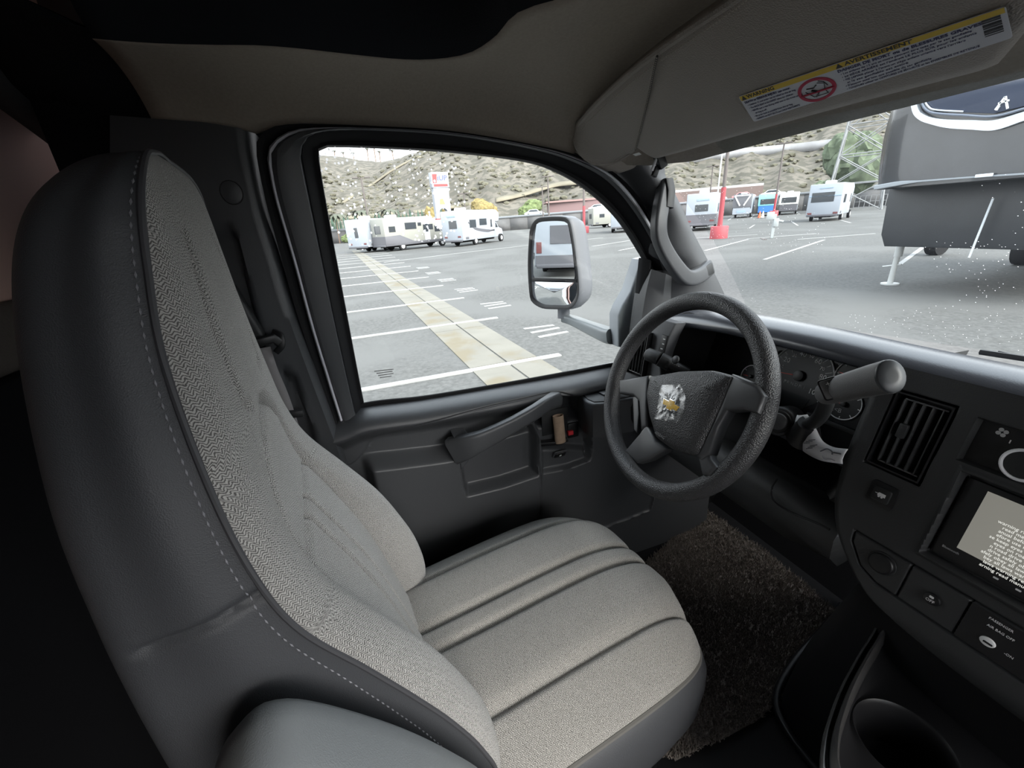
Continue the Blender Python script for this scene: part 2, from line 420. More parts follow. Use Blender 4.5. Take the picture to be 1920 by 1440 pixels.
# --- living area behind the cab
pk = M('pinkish_brown_wall', (.74, .50, .44), .8, .2)
rw = mesh('wall_back', [(-1.19, -1.7, 0), (1.2, -1.7, 0), (1.2, -1.7, 2.3), (-1.19, -1.7, 2.3)], [(0, 1, 2, 3)], pk, solid=.03, smooth=0); struct(rw); tag(rw, 'pinkish brown wall of the living area behind the cab', 'wall')
lw = mesh('wall_left', [(-1.16, -1.7, 0), (-1.16, -.45, 0), (-1.16, -.45, 2.3), (-1.16, -1.7, 2.3)], [(0, 1, 2, 3)], pk, solid=.03, smooth=0); struct(lw); tag(lw, 'pinkish brown side wall of the living area', 'wall')
rr = loft('wall_right', [[(1.02, -1.7, z), (1.02, -.45, z), (1.02, -.05, z), (1.0, .78, z), (.97, 1.2, z)] for z in (0, .35, .68)], plast_d, solid=.03); struct(rr); tag(rr, 'dark lower panel of the passenger side', 'wall')
ru = loft('wall_right_top', [[(1.0, -1.7, z), (1.0, -.45, z), (.98, -.05, z), (.95, .70, z - .02)] for z in (1.28, 1.8, 2.3)], liner, solid=.03); struct(ru); tag(ru, 'beige panel over the passenger window', 'wall')
rp = loft('wall_right_rear', [[(1.02, -1.7, z), (1.02, -.45, z), (1.02, -.06, z)] for z in (.62, 1.32)], pk, solid=.03); struct(rp); tag(rp, 'panel behind the passenger window', 'wall')
oc = mesh('ceiling_rear', [(-1.16, -1.7, 2.0), (1.1, -1.7, 2.0), (1.1, .9, 1.85), (-1.16, .9, 1.85)], [(0, 1, 2, 3)], M('over_cab_lining', (.10, .09, .085), .9), solid=.03, smooth=0); struct(oc); tag(oc, 'dark lining of the raised roof over the cab', 'ceiling')
ob = loft('wall_over_cab', [[(-1.14, -.5, z), (-1.10, .3, z), (-.9, .8, z), (.0, .93, z), (.95, .8, z)] for z in (1.42, 2.0)], M('over_cab_lining', (.10, .09, .085), .9), solid=.02); struct(ob); tag(ob, 'dark front lining of the raised roof over the windscreen', 'wall')
pt_w = loft('wall_partition', [[(-1.16, -.575, z), (-.40, -.575, z)] for z in (.90, 1.6)], pk, solid=.02); struct(pt_w); tag(pt_w, 'pinkish brown partition behind the driver seat', 'wall')
bs = loft('wall_left_front', [[(-1.16, -.46, z), (-.875, -.45, z), (-.875, -.10, z)] for z in (0, .7, 1.42)], flock, solid=.02, smooth=20); struct(bs); tag(bs, 'dark lining behind the door pillar', 'wall')
# bench by the rear wall, its top showing beside the seat
bn = empty('bench_seat', (-.75, -.54, 0)); tag(bn, 'grey brown upholstered bench behind the driver seat', 'bench')
rbox('backrest', (.80, .05, .10), M('bench_cloth', (.10, .088, .08), .9, .1, bump=(300, .4, 'noise')), bn, tb(-.74, -.535, .985), .02, 4)
rbox('back_panel', (.88, .045, .93), M('bench_base', (.006, .006, .007), .9, .1), bn, tb(-.70, -.535, .467), .01, 2)

# --- windscreen (bowed glass) and its pillars
gl_ws = glass_mat('windscreen_glass', (.86, .89, .885), 1.0, (130, .10, 3.0, .50, .35))
wsr = []
for k in range(9):
    t = k / 8
    row = []
    for x in np.linspace(-.80, .95, 25):
        bow = .10 * (1 - ((x - .05) / .85) ** 2)
        row.append((x, (.70 + bow * .9) * (1 - t) + (1.10 + bow * 1.5) * t + .035 * math.sin(PI * t), 1.225 * (1 - t) + .775 * t))
    wsr.append(row)
ws = loft('window_1', wsr, gl_ws); struct(ws); tag(ws, 'wide raked windscreen glass speckled with dust', 'window')
# --- A pillar trim
pl = [(1130, 312), (1154, 325), (1177, 350), (1201, 386), (1214, 412), (1217, 442), (1224, 475), (1243, 501), (1240, 560), (1235, 640)]
pr = [(1246, 300), (1248, 331), (1262, 356), (1272, 376), (1284, 400), (1295, 426), (1323, 480), (1345, 523), (1359, 553), (1385, 610)]
PL = resample([onX(p, -.815) for p in pl], 40); PR = resample([onX(p, -.775) for p in pr], 40)
rows = []
for k in range(13):
    t = k / 12; bulge = math.sin(PI * t)
    rows.append(PL * (1 - t) + PR * t + np.array([.030, -.006, .004]) * bulge)
back = [PR + np.array([-.06, .012, 0]), PL + np.array([-.06, 0, 0])]
ap = empty('trim_3', (-.8, .9, .8)); struct(ap); tag(ap, 'dark grey windscreen pillar trim with a grab handle', 'pillar')
loft('pillar_cover', rows + back, plast, ap, cr=True)
lo = resample([onX(p, -.825) for p in ((1222, 505), (1212, 545), (1203, 600), (1196, 660))], 12); lo2 = resample([onX(p, -.80) for p in ((1262, 520), (1262, 560), (1275, 600), (1300, 660))], 12)
loft('lower_pillar_cover', [lo - np.array([.05, 0, 0]), lo, (lo + lo2) / 2 + np.array([.015, 0, 0]), lo2, lo2 + np.array([-.06, .02, 0])], plast, ap)
hpath = [onX(p, x) for p, x in (((1249, 345), -.765), ((1243, 368), -.752), ((1238, 395), -.742), ((1235, 420), -.735), ((1237, 446), -.733), ((1249, 474), -.733), ((1266, 500), -.733), ((1282, 518), -.735), ((1296, 521), -.742), ((1312, 514), -.755), ((1327, 502), -.768))]
hp = resample(hpath, 44)
wd = np.interp(np.linspace(0, 1, 44), [0, .15, .4, .75, .9, 1], [1.0, 1.0, 1.0, 1.15, 1.25, 1.2])
hd = sweep('grab_handle', hp, rrect(.017, .014, .007, 4), plast, ap, up=(1, 0, .1), scale=list(wd))
sweep('mounting_cap', [onX((1251, 338), -.757), onX((1255, 360), -.745), onX((1252, 390), -.738)], rrect(.011, .010, .003, 2), plast_d, ap, up=(1, 0, .1))
sweep('mounting_cap', [onX((1313, 514), -.748), onX((1331, 503), -.756)], rrect(.015, .010, .003, 2), plast_d, ap, up=(1, 0, .1))
kp = loft('wall_kick_panel', [[(-.865, .93, z), (-.865, 1.12, z), (-.855, 1.34, z)] for z in (-.02, .4, .62)], plast_d, solid=.02); struct(kp); tag(kp, 'dark kick panel beside the footwell', 'wall')
# --- loose wiring plug hanging beside the pillar top
wp = empty('wiring_plug', onX((1232, 305), -.72)); tag(wp, 'small black wiring plug hanging under the visor end', 'plug')
c0 = onX((1228, 303), -.715)
rbox('connector', (.016, .020, .034), plast_b, wp, tb(*onX((1238, 301), -.715)) @ Matrix.Rotation(.5, 4, 'X'), .003)
rbox('connector_tongue', (.010, .012, .022), plast_b, wp, tb(*onX((1229, 322), -.72)) @ Matrix.Rotation(-.4, 4, 'X'), .002)
rbox('clip', (.004, .006, .03), M('pale_plastic', (.5, .5, .5), .4), wp, tb(*onX((1227, 307), -.712)) @ Matrix.Rotation(-.4, 4, 'X'), .001)
tube('wire', resample([onX((1244, 288), -.73), onX((1236, 287), -.71), onX((1225, 291), -.70), onX((1218, 290), -.72)], 12), .0022, plast_b, wp, n=6)
tube('wire', resample([onX((1246, 290), -.73), onX((1245, 297), -.715), onX((1240, 305), -.715)], 8), .0022, plast_b, wp, n=6)

# --- B pillar trim
bp = empty('trim_4', (-.83, -.2, 0)); struct(bp); tag(bp, 'dark grey pillar trim behind the driver door', 'pillar')
bedge = resample([onX(p, -.815) for p in ((478, 250), (484, 300), (493, 360), (502, 400), (522, 470), (555, 585), (592, 692), (625, 787), (645, 850), (680, 960))], 60)
bmid = resample([onX(p, -.79) for p in ((436, 233), (448, 300), (462, 360), (470, 400), (492, 470), (527, 585), (566, 692), (604, 787), (630, 850), (665, 960))], 60)
blft = resample([onX(p, -.79) for p in ((206, 216), (206, 300), (206, 360), (206, 400), (206, 470), (210, 585), (230, 692), (270, 787), (300, 850), (330, 960))], 60)
brows = [bedge + np.array([-.05, 0, 0]), bedge, bmid * .18 + bedge * .82 + np.array([.009, 0, 0]), bmid * .55 + bedge * .45 + np.array([.012, 0, 0])]
NB = 40
for k in range(NB + 1):
    t = k / NB; brows.append(bmid * (1 - t) + blft * t)
R = np.array(brows)
# belt channel pressed into the trim
chan = [onX(p, -.79)[1:] for p in ((385, 436), (436, 436), (446, 450), (470, 560), (500, 660), (470, 668), (420, 560))]
d = sdf_poly(R[:, :, 1], R[:, :, 2], chan); msk = np.zeros(R.shape[0]); msk[4:] = 1
R[:, :, 0] -= .022 * smooth01(-d, -.002, .004) * msk[:, None]
slot = [onX(p, -.79)[1:] for p in ((530, 700), (552, 706), (592, 830), (610, 880), (560, 880))]
d = sdf_poly(R[:, :, 1], R[:, :, 2], slot); R[:, :, 0] -= .02 * smooth01(-d, -.002, .004) * msk[:, None]
loft('pillar_panel', R, plast, bp, smooth=60)
cc = onX((434, 361), -.79)
fr_ = plane_frame(cc + V(-.0005, 0, 0), (0, 1, 0), (0, 0, 1))
sweep('round_plug', [fr_ @ Vector((.0175 * math.cos(a), .0195 * math.sin(a), 0)) for a in np.linspace(0, 2 * PI, 30)[:-1]], circ(.0014, 6), plast_b, bp, closed=True, up=(1, 0, 0))
prism('plug_cover', [(.0168 * math.cos(a), .0188 * math.sin(a)) for a in np.linspace(0, 2 * PI, 28)[:-1]], .0012, plast, bp, fr_, .0006)

# ================================================================ SETTING: driver door
door = empty('door_1', (-.86, .3, .0)); struct(door); tag(door, 'charcoal driver door with its trim panel, window and pull handle', 'door')
def ring(pxs, x0, tumble=.09, n=80, smooth=True):
    """outline on the leaning door plane: x = x0 at the sill, further in at the top"""
    out = []
    for p in pxs:
        q = onX(p, x0)
        for _ in range(3): q = onX(p, x0 + tumble * max(0, q[2] - .70))
        out.append(q)
    return resample(out, n, smooth=smooth)
weather = [(651, 867), (625, 787), (592, 692), (555, 583), (522, 465), (498, 376), (481, 291), (484, 258), (505, 240), (540, 233), (583, 232), (700, 236), (850, 246), (1000, 271), (1085, 292), (1150, 322), (1200, 372), (1240, 440), (1262, 500)]
whitel = [(661, 876), (644, 810), (616, 720), (583, 612), (550, 489), (517, 376), (502, 300), (504, 280), (518, 262), (548, 246), (592, 240), (700, 241), (850, 250), (1000, 275), (1083, 298), (1146, 330), (1193, 382), (1232, 448), (1252, 500)]
gap = [(668, 880), (650, 812), (622, 720), (589, 612), (556, 489), (523, 376), (509, 302), (511, 286), (524, 268), (553, 251), (594, 244), (700, 244), (850, 253), (1000, 278), (1081, 302), (1143, 335), (1190, 388), (1228, 452), (1247, 502)]
sealo = [(672, 790), (660, 745), (644, 673), (625, 585), (605, 485), (583, 376), (568, 300), (567, 280), (575, 262), (590, 250), (612, 246), (700, 246), (850, 256), (1000, 282), (1078, 307), (1138, 342), (1185, 396), (1222, 458), (1240, 506)]
glasse = [(683, 760), (672, 705), (655, 615), (640, 535), (622, 440), (605, 345), (598, 300), (596, 287), (598, 279), (606, 274), (625, 273), (700, 275), (850, 284), (985, 301), (1047, 321), (1104, 355), (1160, 407), (1203, 472), (1222, 508)]
RW, RL, RG, RS, RE = [ring(x, xx) for x, xx in ((weather, -.825), (whitel, -.845), (gap, -.842), (sealo, -.845), (glasse, -.872))]
loft('body_weatherstrip', [RW + np.array([-.03, 0, 0]), RW, (RW * .5 + RL * .5) + np.array([.008, 0, 0]), RL + np.array([-.008, 0, 0])], rubber, door)
loft('door_edge', [RL + np.array([-.02, 0, 0]), RL + np.array([.007, 0, 0]), (RL + RG) / 2 + np.array([.010, 0, 0]), RG + np.array([.006, 0, 0]), RG + np.array([-.004, 0, 0])], M('pale_grey_paint', (.72, .73, .78), .4), door)
loft('door_frame', [RG + np.array([-.012, 0, 0]), RG + np.array([.004, 0, 0]), RG * .85 + RS * .15 + np.array([.014, 0, 0]), RG * .5 + RS * .5 + np.array([.016, 0, 0]), RG * .08 + RS * .92 + np.array([.011, 0, 0]), RS], plast, door)
loft('window_seal', [RS + np.array([-.004, 0, 0]), RS + np.array([.006, 0, 0]), RS * .8 + RE * .2 + np.array([.006, 0, 0]), RS * .3 + RE * .7 + np.array([-.002, 0, 0]), RE + np.array([.006, 0, 0]), RE + np.array([-.02, 0, 0])], rubber, door)
fs1 = ring([(1222, 490), (1215, 540), (1205, 600), (1196, 650), (1190, 690)], -.862, n=14); fs0 = ring([(1206, 484), (1200, 540), (1191, 605), (1176, 655), (1160, 690)], -.870, n=14)
loft('front_seal', [fs0 + np.array([-.02, 0, 0]), fs0, (fs0 + fs1) / 2 + np.array([.012, 0, 0]), fs1, fs1 + np.array([-.03, 0, 0])], rubber, door)
gl_d = glass_mat('door_glass', (.90, .925, .915), 1.0, (100, .25, 5.0, .62, .95), (('Z', .96, 1.10), ('Y', .38, .18)))
lowl = ring([(683, 762), (800, 748), (950, 724), (1060, 704), (1165, 688)], -.874, n=30)
gpoly = [tuple(p) for p in RE] + [tuple(p) for p in fs0[2:]] + [tuple(p) for p in lowl[::-1][1:-1]]
gc = np.mean(gpoly, 0)
mesh('pane', [p + np.array([-.006, 0, 0]) for p in gpoly] + [gc + np.array([-.006, 0, 0])], [(i, (i + 1) % len(gpoly), len(gpoly)) for i in range(len(gpoly))], gl_d, door)
# etched maker's lines in the lower rear corner of the pane
for k, (a, b) in enumerate((((702, 697), (738, 693)), ((706, 701), (736, 697)), ((709, 705), (738, 701)), ((712, 709), (734, 706)))):
    pa, pb = onX(a, -.868), onX(b, -.868)
    mesh('etched_marking', [pa, pb, pb + V(0, 0, .0022), pa + V(0, 0, .0022)], [(0, 1, 2, 3)], M('etched_grey', (.25, .25, .25), .8), door, smooth=0)

# --- trim panel below the window, one sculpted sheet
NYd, NZd = 330, 250
yy = np.linspace(-.13, 1.02, NYd)
def line(pxs, x=-.80):
    q = [onX(p, x) for p in pxs]; q.sort(key=lambda v: v[1]); P = resample([(v[1], v[2]) for v in q], 120)
    return lambda Y: np.interp(Y, P[:, 0], P[:, 1])
sill = line([(560, 800), (640, 778), (683, 762), (800, 747), (950, 722), (1060, 703), (1155, 685), (1300, 660), (1400, 645)], -.865)
groove = line([(600, 905), (660, 880), (688, 852), (702, 830), (765, 802), (840, 781), (906, 764), (980, 748), (1043, 736), (1080, 742), (1120, 738), (1250, 715)])
should = line([(560, 880), (640, 866), (690, 857), (760, 849), (849, 837), (930, 815), (1000, 795), (1080, 775), (1200, 745)])
top = sill(yy)
tt = np.linspace(0, 1, NZd) ** 1.6
Y = np.repeat(yy[:, None], NZd, 1); Z = top[:, None] + (-.03 - top)[:, None] * tt[None, :]
dz = top[:, None] - Z
p = -.030 + .088 * np.clip(1 - (1 - np.clip(dz / .050, 0, 1)) ** 3.4, 0, 1) ** (1 / 2.4)       # rolled sill ledge
p -= .034 * smooth01(dz, .030, .075)
gd = dist_line(Y, Z, [(a, groove(a)) for a in np.linspace(-.12, .62, 60)])
below = Z < groove(Y)
p -= .004 * smooth01(groove(Y) - Z, 0, .006)
p -= .005 * np.exp(-(gd / .0028) ** 2)
yz = lambda q: tuple(onX(q, -.80)[1:])
# bulging lower body
yv = onX((1006, 860), -.80)[1]
yl = onX((690, 900), -.80)[1]
bul = smooth01(should(Y) - Z, 0.0, .032) * smooth01(Y, yl - .008, yl + .022)
p += .050 * bul
p -= .018 * smooth01(should(Y) - Z, .14, .42) * bul
# pull cup
cup = [yz(q) for q in ((858, 838), (866, 905), (873, 921), (940, 905), (1003, 884), (1003, 800), (930, 815))]
dc = sdf_poly(Y, Z, cup); p -= .042 * smooth01(-dc, -.004, .014)
# latch bay with its dished floor
bay = [yz(q) for q in ((1007, 800), (1010, 836), (1012, 880), (1060, 870), (1098, 856), (1103, 835), (1098, 790), (1086, 744), (1050, 742))]
db = sdf_poly(Y, Z, bay); p -= .040 * smooth01(-db, -.003, .008)
lip = [yz(q) for q in ((1005, 838), (1010, 884), (1060, 872), (1100, 857), (1096, 838), (1050, 836))]
dl = sdf_poly(Y, Z, lip); p += .022 * smooth01(-dl, -.004, .012) * smooth01(-db, -.003, .008)
vg = dist_line(Y, Z, [yz(q) for q in ((996, 800), (1000, 840), (1008, 884), (1010, 940), (1012, 1010))]); p -= .006 * np.exp(-(vg / .0022) ** 2)
# map pocket edge low on the panel
mp = dist_line(Y, Z, [yz(q) for q in ((1080, 998), (1137, 984), (1180, 968), (1216, 953), (1222, 930), (1205, 900))]); p += .006 * np.exp(-(mp / .004) ** 2)
X = -.845 + p
v = np.stack([X, Y, Z], 2).reshape(-1, 3)
mesh('trim_panel', v, grid_faces(NYd, NZd), plast, door, smooth=60)
PX = X
def panelX(y, z):
    i = int(np.argmin(np.abs(yy - y))); return float(np.interp(-z, -Z[i], PX[i]))
def onPanel(q, off=0.):
    x = -.81
    for _ in range(6): P_ = onX(q, x); x = panelX(P_[1], P_[2])
    return onX(q, x + off)
lw_ = ring([(560, 800), (683, 761), (800, 747), (950, 722), (1060, 702), (1155, 684), (1200, 676)], -.869, 0, n=40)
sweep('sill_seal', lw_ + np.array([.004, 0, .004]), rrect(.004, .006, .002, 2), rubber, door)
# pull handle
ph = resample([onX((850, 845), -.785), onX((885, 833), -.755), onX((920, 818), -.748), onX((960, 797), -.748), onX((1000, 774), -.752), onX((1025, 757), -.765), onX((1038, 750), -.79), onX((1044, 748), -.81)], 40)
sc_ = [(a, b) for a, b in zip(np.interp(np.linspace(0, 1, 40), [0, .1, .3, .8, 1], [1.2, 1.0, .8, .8, 1.1]), np.interp(np.linspace(0, 1, 40), [0, .1, .25, .5, .8, 1], [1.9, 1.75, 1.35, 1.05, 1.0, 1.15]))]
sweep('pull_handle', ph, rrect(.015, .019, .008, 4), plast, door, scale=sc_)
prism('handle_mount', [yz(q) for q in ((847, 812), (872, 808), (888, 826), (880, 850), (860, 872))], .028, plast, door, plane_frame((-.80, 0, 0), (0, 1, 0), (0, 0, 1)), .006, 3, back=.02)
# window switch pod
pod_fr = plane_frame((0, 0, 0), (1, 0, 0), (0, 1, 0))
zt = onX((1100, 745), -.78)[2]
pod = [onZ(q, zt)[:2] for q in ((1084, 738), (1098, 752), (1112, 758), (1135, 757), (1215, 742), (1260, 735), (1260, 700), (1180, 718), (1120, 731))]
prism('switch_pod', pod, zt, plast, door, pod_fr, .006, 3, back=-(zt - .10))
prism('switch_plate', [onZ(q, zt + .001)[:2] for q in ((1094, 741), (1102, 749), (1114, 754), (1135, 753), (1215, 737), (1215, 720), (1140, 733))], zt + .003, plast_d, door, pod_fr, .002, 2, back=-(zt - .01))
prism('window_switch', [onZ(q, zt + .006)[:2] for q in ((1122, 736), (1132, 741), (1150, 737), (1140, 731))], zt + .008, plast_b, door, pod_fr, .002, 2, back=-(zt))
# latch lever behind the tube, lock slider, fuel-door button
rbox('latch_recess', (.004, .080, .075), plast_d, door, tb(*onPanel((1040, 790), .001)), .0015)
sweep('latch_lever', [onPanel((1006, 832), .008), onPanel((1028, 830), .012), onPanel((1050, 828), .016), onPanel((1062, 822), .016)], rrect(.010, .006, .003, 2), plast_b, door)
lk = rbox('lock_recess', (.008, .034, .046), plast_b, door, tb(*onPanel((1074, 806), .002)), .002)
rbox('lock_slider', (.012, .017, .013), red_m, door, tb(*onPanel((1069, 811), .008)), .002)
fb = onPanel((1049, 850), .004)
fbf = plane_frame(fb, (0, 1, 0), (.55, 0, .84))
prism('button_surround', rrect(.021, .016, .006), .004, plast, door, fbf, .002)
prism('fuel_button', rrect(.016, .0115, .004), .007, plast_b, door, fbf, .002)
bf = fbf @ tb(0, 0, .0072)
prism('fuel_pictogram', rrect(.0030, .0040, .0006, 1), .0003, M('white_print', (.75, .75, .75), .6), door, bf)

# ---------------------------------------------------------------- things by the door
# cardboard tube stuck over the latch lever
ct = empty('cardboard_tube', onPanel((1050, 825), .02)); tag(ct, 'small brown cardboard tube slipped over the door latch lever', 'tube')
card = M('brown_cardboard', (.33, .24, .175), .9, .1, var=(90, .1))
p0, p1 = np.array(onPanel((1051, 829), .022)), np.array(onPanel((1046, 779), .020))
PP, TT, NN = frames([p0, p1], up=(1, 0, 0))
rows = [[PP[i] + NN[i][0] * rr_ * .0160 * math.cos(a) + NN[i][1] * rr_ * .0105 * math.sin(a) for a in np.linspace(0, 2 * PI, 29)[:-1]] for i, rr_ in ((0, .9), (0, 1), (1, 1), (1, .9), (0, .9))]
loft('wall', rows, card, ct, cu=True)
# seat belt on the pillar
sb = empty('seat_belt', onX((560, 880), -.76)); tag(sb, 'grey seat belt hanging from the pillar guide behind the seat', 'seat belt')
web = M('belt_webbing', (.19, .18, .18), .8, .2, bump=(900, .5, 'noise'))
wa = [onX(q, x) for q, x in (((470, 655), -.755), ((492, 700), -.752), ((515, 745), -.752), ((540, 795), -.755), ((560, 850), -.76))]
wb = [onX(q, x) for q, x in (((507, 650), -.76), ((520, 690), -.757), ((540, 738), -.757), ((556, 785), -.76), ((575, 845), -.765))]
loft('webbing', [resample(wa, 20), (resample(wa, 20) + resample(wb, 20)) / 2 + np.array([.003, 0, 0]), resample(wb, 20)], web, sb, solid=.0015)
rbox('height_adjuster', (.03, .030, .105), plast_d, sb, plane_frame(onX((455, 588), -.775), (1, 0, 0), (0, .97, .25)), .006, 3)
ua = [onX(q, x) for q, x in (((455, 560), -.765), ((462, 600), -.762), ((470, 640), -.757))]
sweep('belt_guide', [onX((462, 645), -.745), onX((490, 640), -.745), onX((512, 634), -.75), onX((523, 642), -.755)], rrect(.007, .009, .004, 3), plast_b, sb, up=(0, .2, 1))
sweep('guide_loop', resample([onX((512, 622), -.765), onX((526, 630), -.758), onX((528, 648), -.755), onX((518, 660), -.757)], 14), rrect(.006, .005, .002, 2), plast_b, sb, up=(1, 0, 0))
rbox('belt_stop', (.012, .035, .016), plast_d, sb, plane_frame(onX((552, 776), -.75), (1, 0, 0), (0, .95, -.1)), .004)

# ================================================================ DRIVER SEAT
SX = -.414
seat = empty('driver_seat', (SX, .20, 0)); tag(seat, 'high-backed driver seat in pale grey herringbone cloth and grey vinyl sides', 'seat')
zs = [.34, .42, .50, .575, .64, .71, .785, .85, .93, 1.02, 1.085, 1.125, 1.150, 1.167, 1.175]
Wt = [.215, .220, .222, .222, .221, .219, .215, .207, .192, .166, .147, .135, .117, .083, .035]
YR = [-.235, -.246, -.252, -.257, -.260, -.261, -.261, -.261, -.260, -.253, -.242, -.227, -.209, -.190, -.173]
YS = [-.005, .020, .004, -.024, -.055, -.092, -.134, -.153, -.163, -.168, -.162, -.156, -.152, -.152, -.156]
YB = [.008, .034, .028, .004, -.024, -.066, -.112, -.132, -.140, -.145, -.147, -.148, -.149, -.151, -.156]
YC = [.004, -.012, -.031, -.050, -.070, -.097, -.127, -.136, -.138, -.141, -.143, -.147, -.149, -.151, -.156]
def bk(z): return [float(ci(z, zs, a)) for a in (Wt, YR, YS, YB, YC)]
zrow = np.r_[np.linspace(.34, 1.12, 250), 1.12 + .055 * np.sin(np.linspace(0, PI / 2, 22)[1:])]
qs = np.linspace(-1, 1, 221)
front, shell, UVf, seamL, seamR = [], [], [], [], []
pars = [bk(z) for z in zrow]
# seams pressed into the front: (x offset, z) polylines
gl_lines = [[(.125, .40), (.130, .60), (.130, .74), (.122, .82), (.10, .875), (.05, .91), (.0, .922), (-.05, .91), (-.10, .875), (-.122, .82), (-.130, .74), (-.130, .60), (-.125, .40)],
            [(.022, .40), (.024, .60), (.024, .775)], [(-.030, .40), (-.028, .60), (-.024, .775)], [(.126, .775), (.024, .775), (-.024, .775), (-.126, .775)]]
crease = [[(.070, 1.105), (.085, 1.07), (.096, 1.03), (.098, .985), (.088, .95), (.07, .945)], [(-.070, 1.105), (-.085, 1.07), (-.096, 1.03), (-.098, .985), (-.088, .95), (-.07, .945)]]
for z, (W_, yr, ys, yb, yc) in zip(zrow, pars):
    a = np.abs(qs); s = np.clip((a - .82) / .18, 0, 1)
    x = np.where(a <= .82, a * .98, .82 * .98 + .18 * np.sin(s * PI / 2) * 1.09) * W_ * np.sign(qs)
    y = np.where(a <= .82, yc + (yb - yc) * smooth01(a, .50, .82), ys + (yb - ys) * np.cos(s * PI / 2))
    for L in gl_lines: y = y - (.020 if L is gl_lines[0] else .011) * np.exp(-(dist_line(x, np.full_like(x, z), L) / (.0075 if L is gl_lines[0] else .0045)) ** 2)
    for L in crease: y = y - .011 * np.exp(-(dist_line(x, np.full_like(x, z), L) / .007) ** 2)
    front.append([(SX + xx, yv_, z) for xx, yv_ in zip(x, y)])
    arc = np.r_[0, np.cumsum(np.hypot(np.diff(x), np.diff(y)))]; arc -= arc[110]
    UVf += [(u, z) for u in arc]
    seamR.append((SX + x[-1], y[-1], z)); seamL.append((SX + x[0], y[0], z))
    r = .028 * min(1, W_ / .12); sh = []
    n1 = np.linspace(0, 1, 12)
    xr = x[-1]
    for t in n1: sh.append((SX + xr + .007 * math.sin(PI * t) ** 2, ys + (yr + r - ys) * t, z))
    for t in np.linspace(0, PI / 2, 7)[1:]: sh.append((SX + xr - r + r * math.cos(t), yr + r - r * math.sin(t), z))
    for t in np.linspace(0, 1, 9)[1:-1]: sh.append((SX + (xr - r) * (1 - 2 * t), yr - .008 * math.sin(PI * t), z))
    for t in np.linspace(PI / 2, 0, 7)[:-1]: sh.append((SX - xr + r - r * math.cos(t), yr + r - r * math.sin(t), z))
    for t in n1[::-1]: sh.append((SX - xr - .007 * math.sin(PI * t) ** 2, ys + (yr + r - ys) * t, z))
    shell.append(sh)
nr, nc = len(front), len(front[0])
fv = [p for r in front for p in r]; ff = grid_faces(nr, nc)
FA = np.array(front); VV = np.zeros(FA.shape[:2]); VV[1:] = np.cumsum(np.linalg.norm(np.diff(FA, axis=0), axis=2), 0)
UVf = np.stack([np.array(UVf)[:, 0], VV.ravel()], 1)
bc = mesh('backrest_cover', fv, ff, cloth, seat, uv=UVf, smooth=70)
shv = np.array(shell)
# cross seam on the vinyl side
for k in range(len(zrow)):
    for j in range(12):
        for jj in (j, shv.shape[1] - 1 - j):
            zz = zrow[k]; zl = .832 - .012 * (j / 11)
            shv[k, jj, 0] -= np.sign(shv[k, jj, 0] - SX) * .006 * math.exp(-((zz - zl) / .0035) ** 2)
top_face = [tuple(range((nr - 1) * shv.shape[1], nr * shv.shape[1]))]
mesh('backrest_shell', shv.reshape(-1, 3), grid_faces(nr, shv.shape[1]) + top_face, vinyl, seat, smooth=70)
seamR, seamL = np.array(seamR), np.array(seamL)
over = np.array([seamR[-1] * (1 - t) + seamL[-1] * t + np.array([0, -.002, .004 * math.sin(PI * t)]) for t in np.linspace(0, 1, 8)])
tube('piping', resample(np.r_[seamR[4:], over[1:-1], seamL[4:][::-1]], 260, smooth=False), .0027, M('dark_grey_piping', (.05, .05, .055), .6), seat, n=8)
def stitches(name, path, step, ln, r, parent, mat, off=(0, 0, 0)):
    P = np.array(path); d = np.r_[0, np.cumsum(np.linalg.norm(np.diff(P, axis=0), axis=1))]
    v, f = [], []
    for s in np.arange(0, d[-1] - ln, step):
        a = np.array([np.interp(s, d, P[:, k]) for k in range(3)]); b = np.array([np.interp(s + ln, d, P[:, k]) for k in range(3)])
        t = (b - a) / (np.linalg.norm(b - a) + 1e-9); x = np.cross(t, [0.3, .5, .8]); x /= np.linalg.norm(x) + 1e-9; y = np.cross(t, x)
        m_ = (a + b) / 2; k0 = len(v)
        v += [a + np.array(off)] + [m_ + (x * math.cos(q) + y * math.sin(q)) * r + np.array(off) for q in (0, PI / 2, PI, 3 * PI / 2)] + [b + np.array(off)]
        for q in range(4): f += [(k0, k0 + 1 + q, k0 + 1 + (q + 1) % 4), (k0 + 5, k0 + 1 + (q + 1) % 4, k0 + 1 + q)]
    o = mesh(name, v, f, mat, parent, smooth=0); o['kind'] = 'stuff'
    return o
stitches('stitching', (shv[6:, 1] * .6 + shv[6:, 2] * .4) + np.array([.0008, 0, 0]), .0085, .0058, .0009, seat, thread)
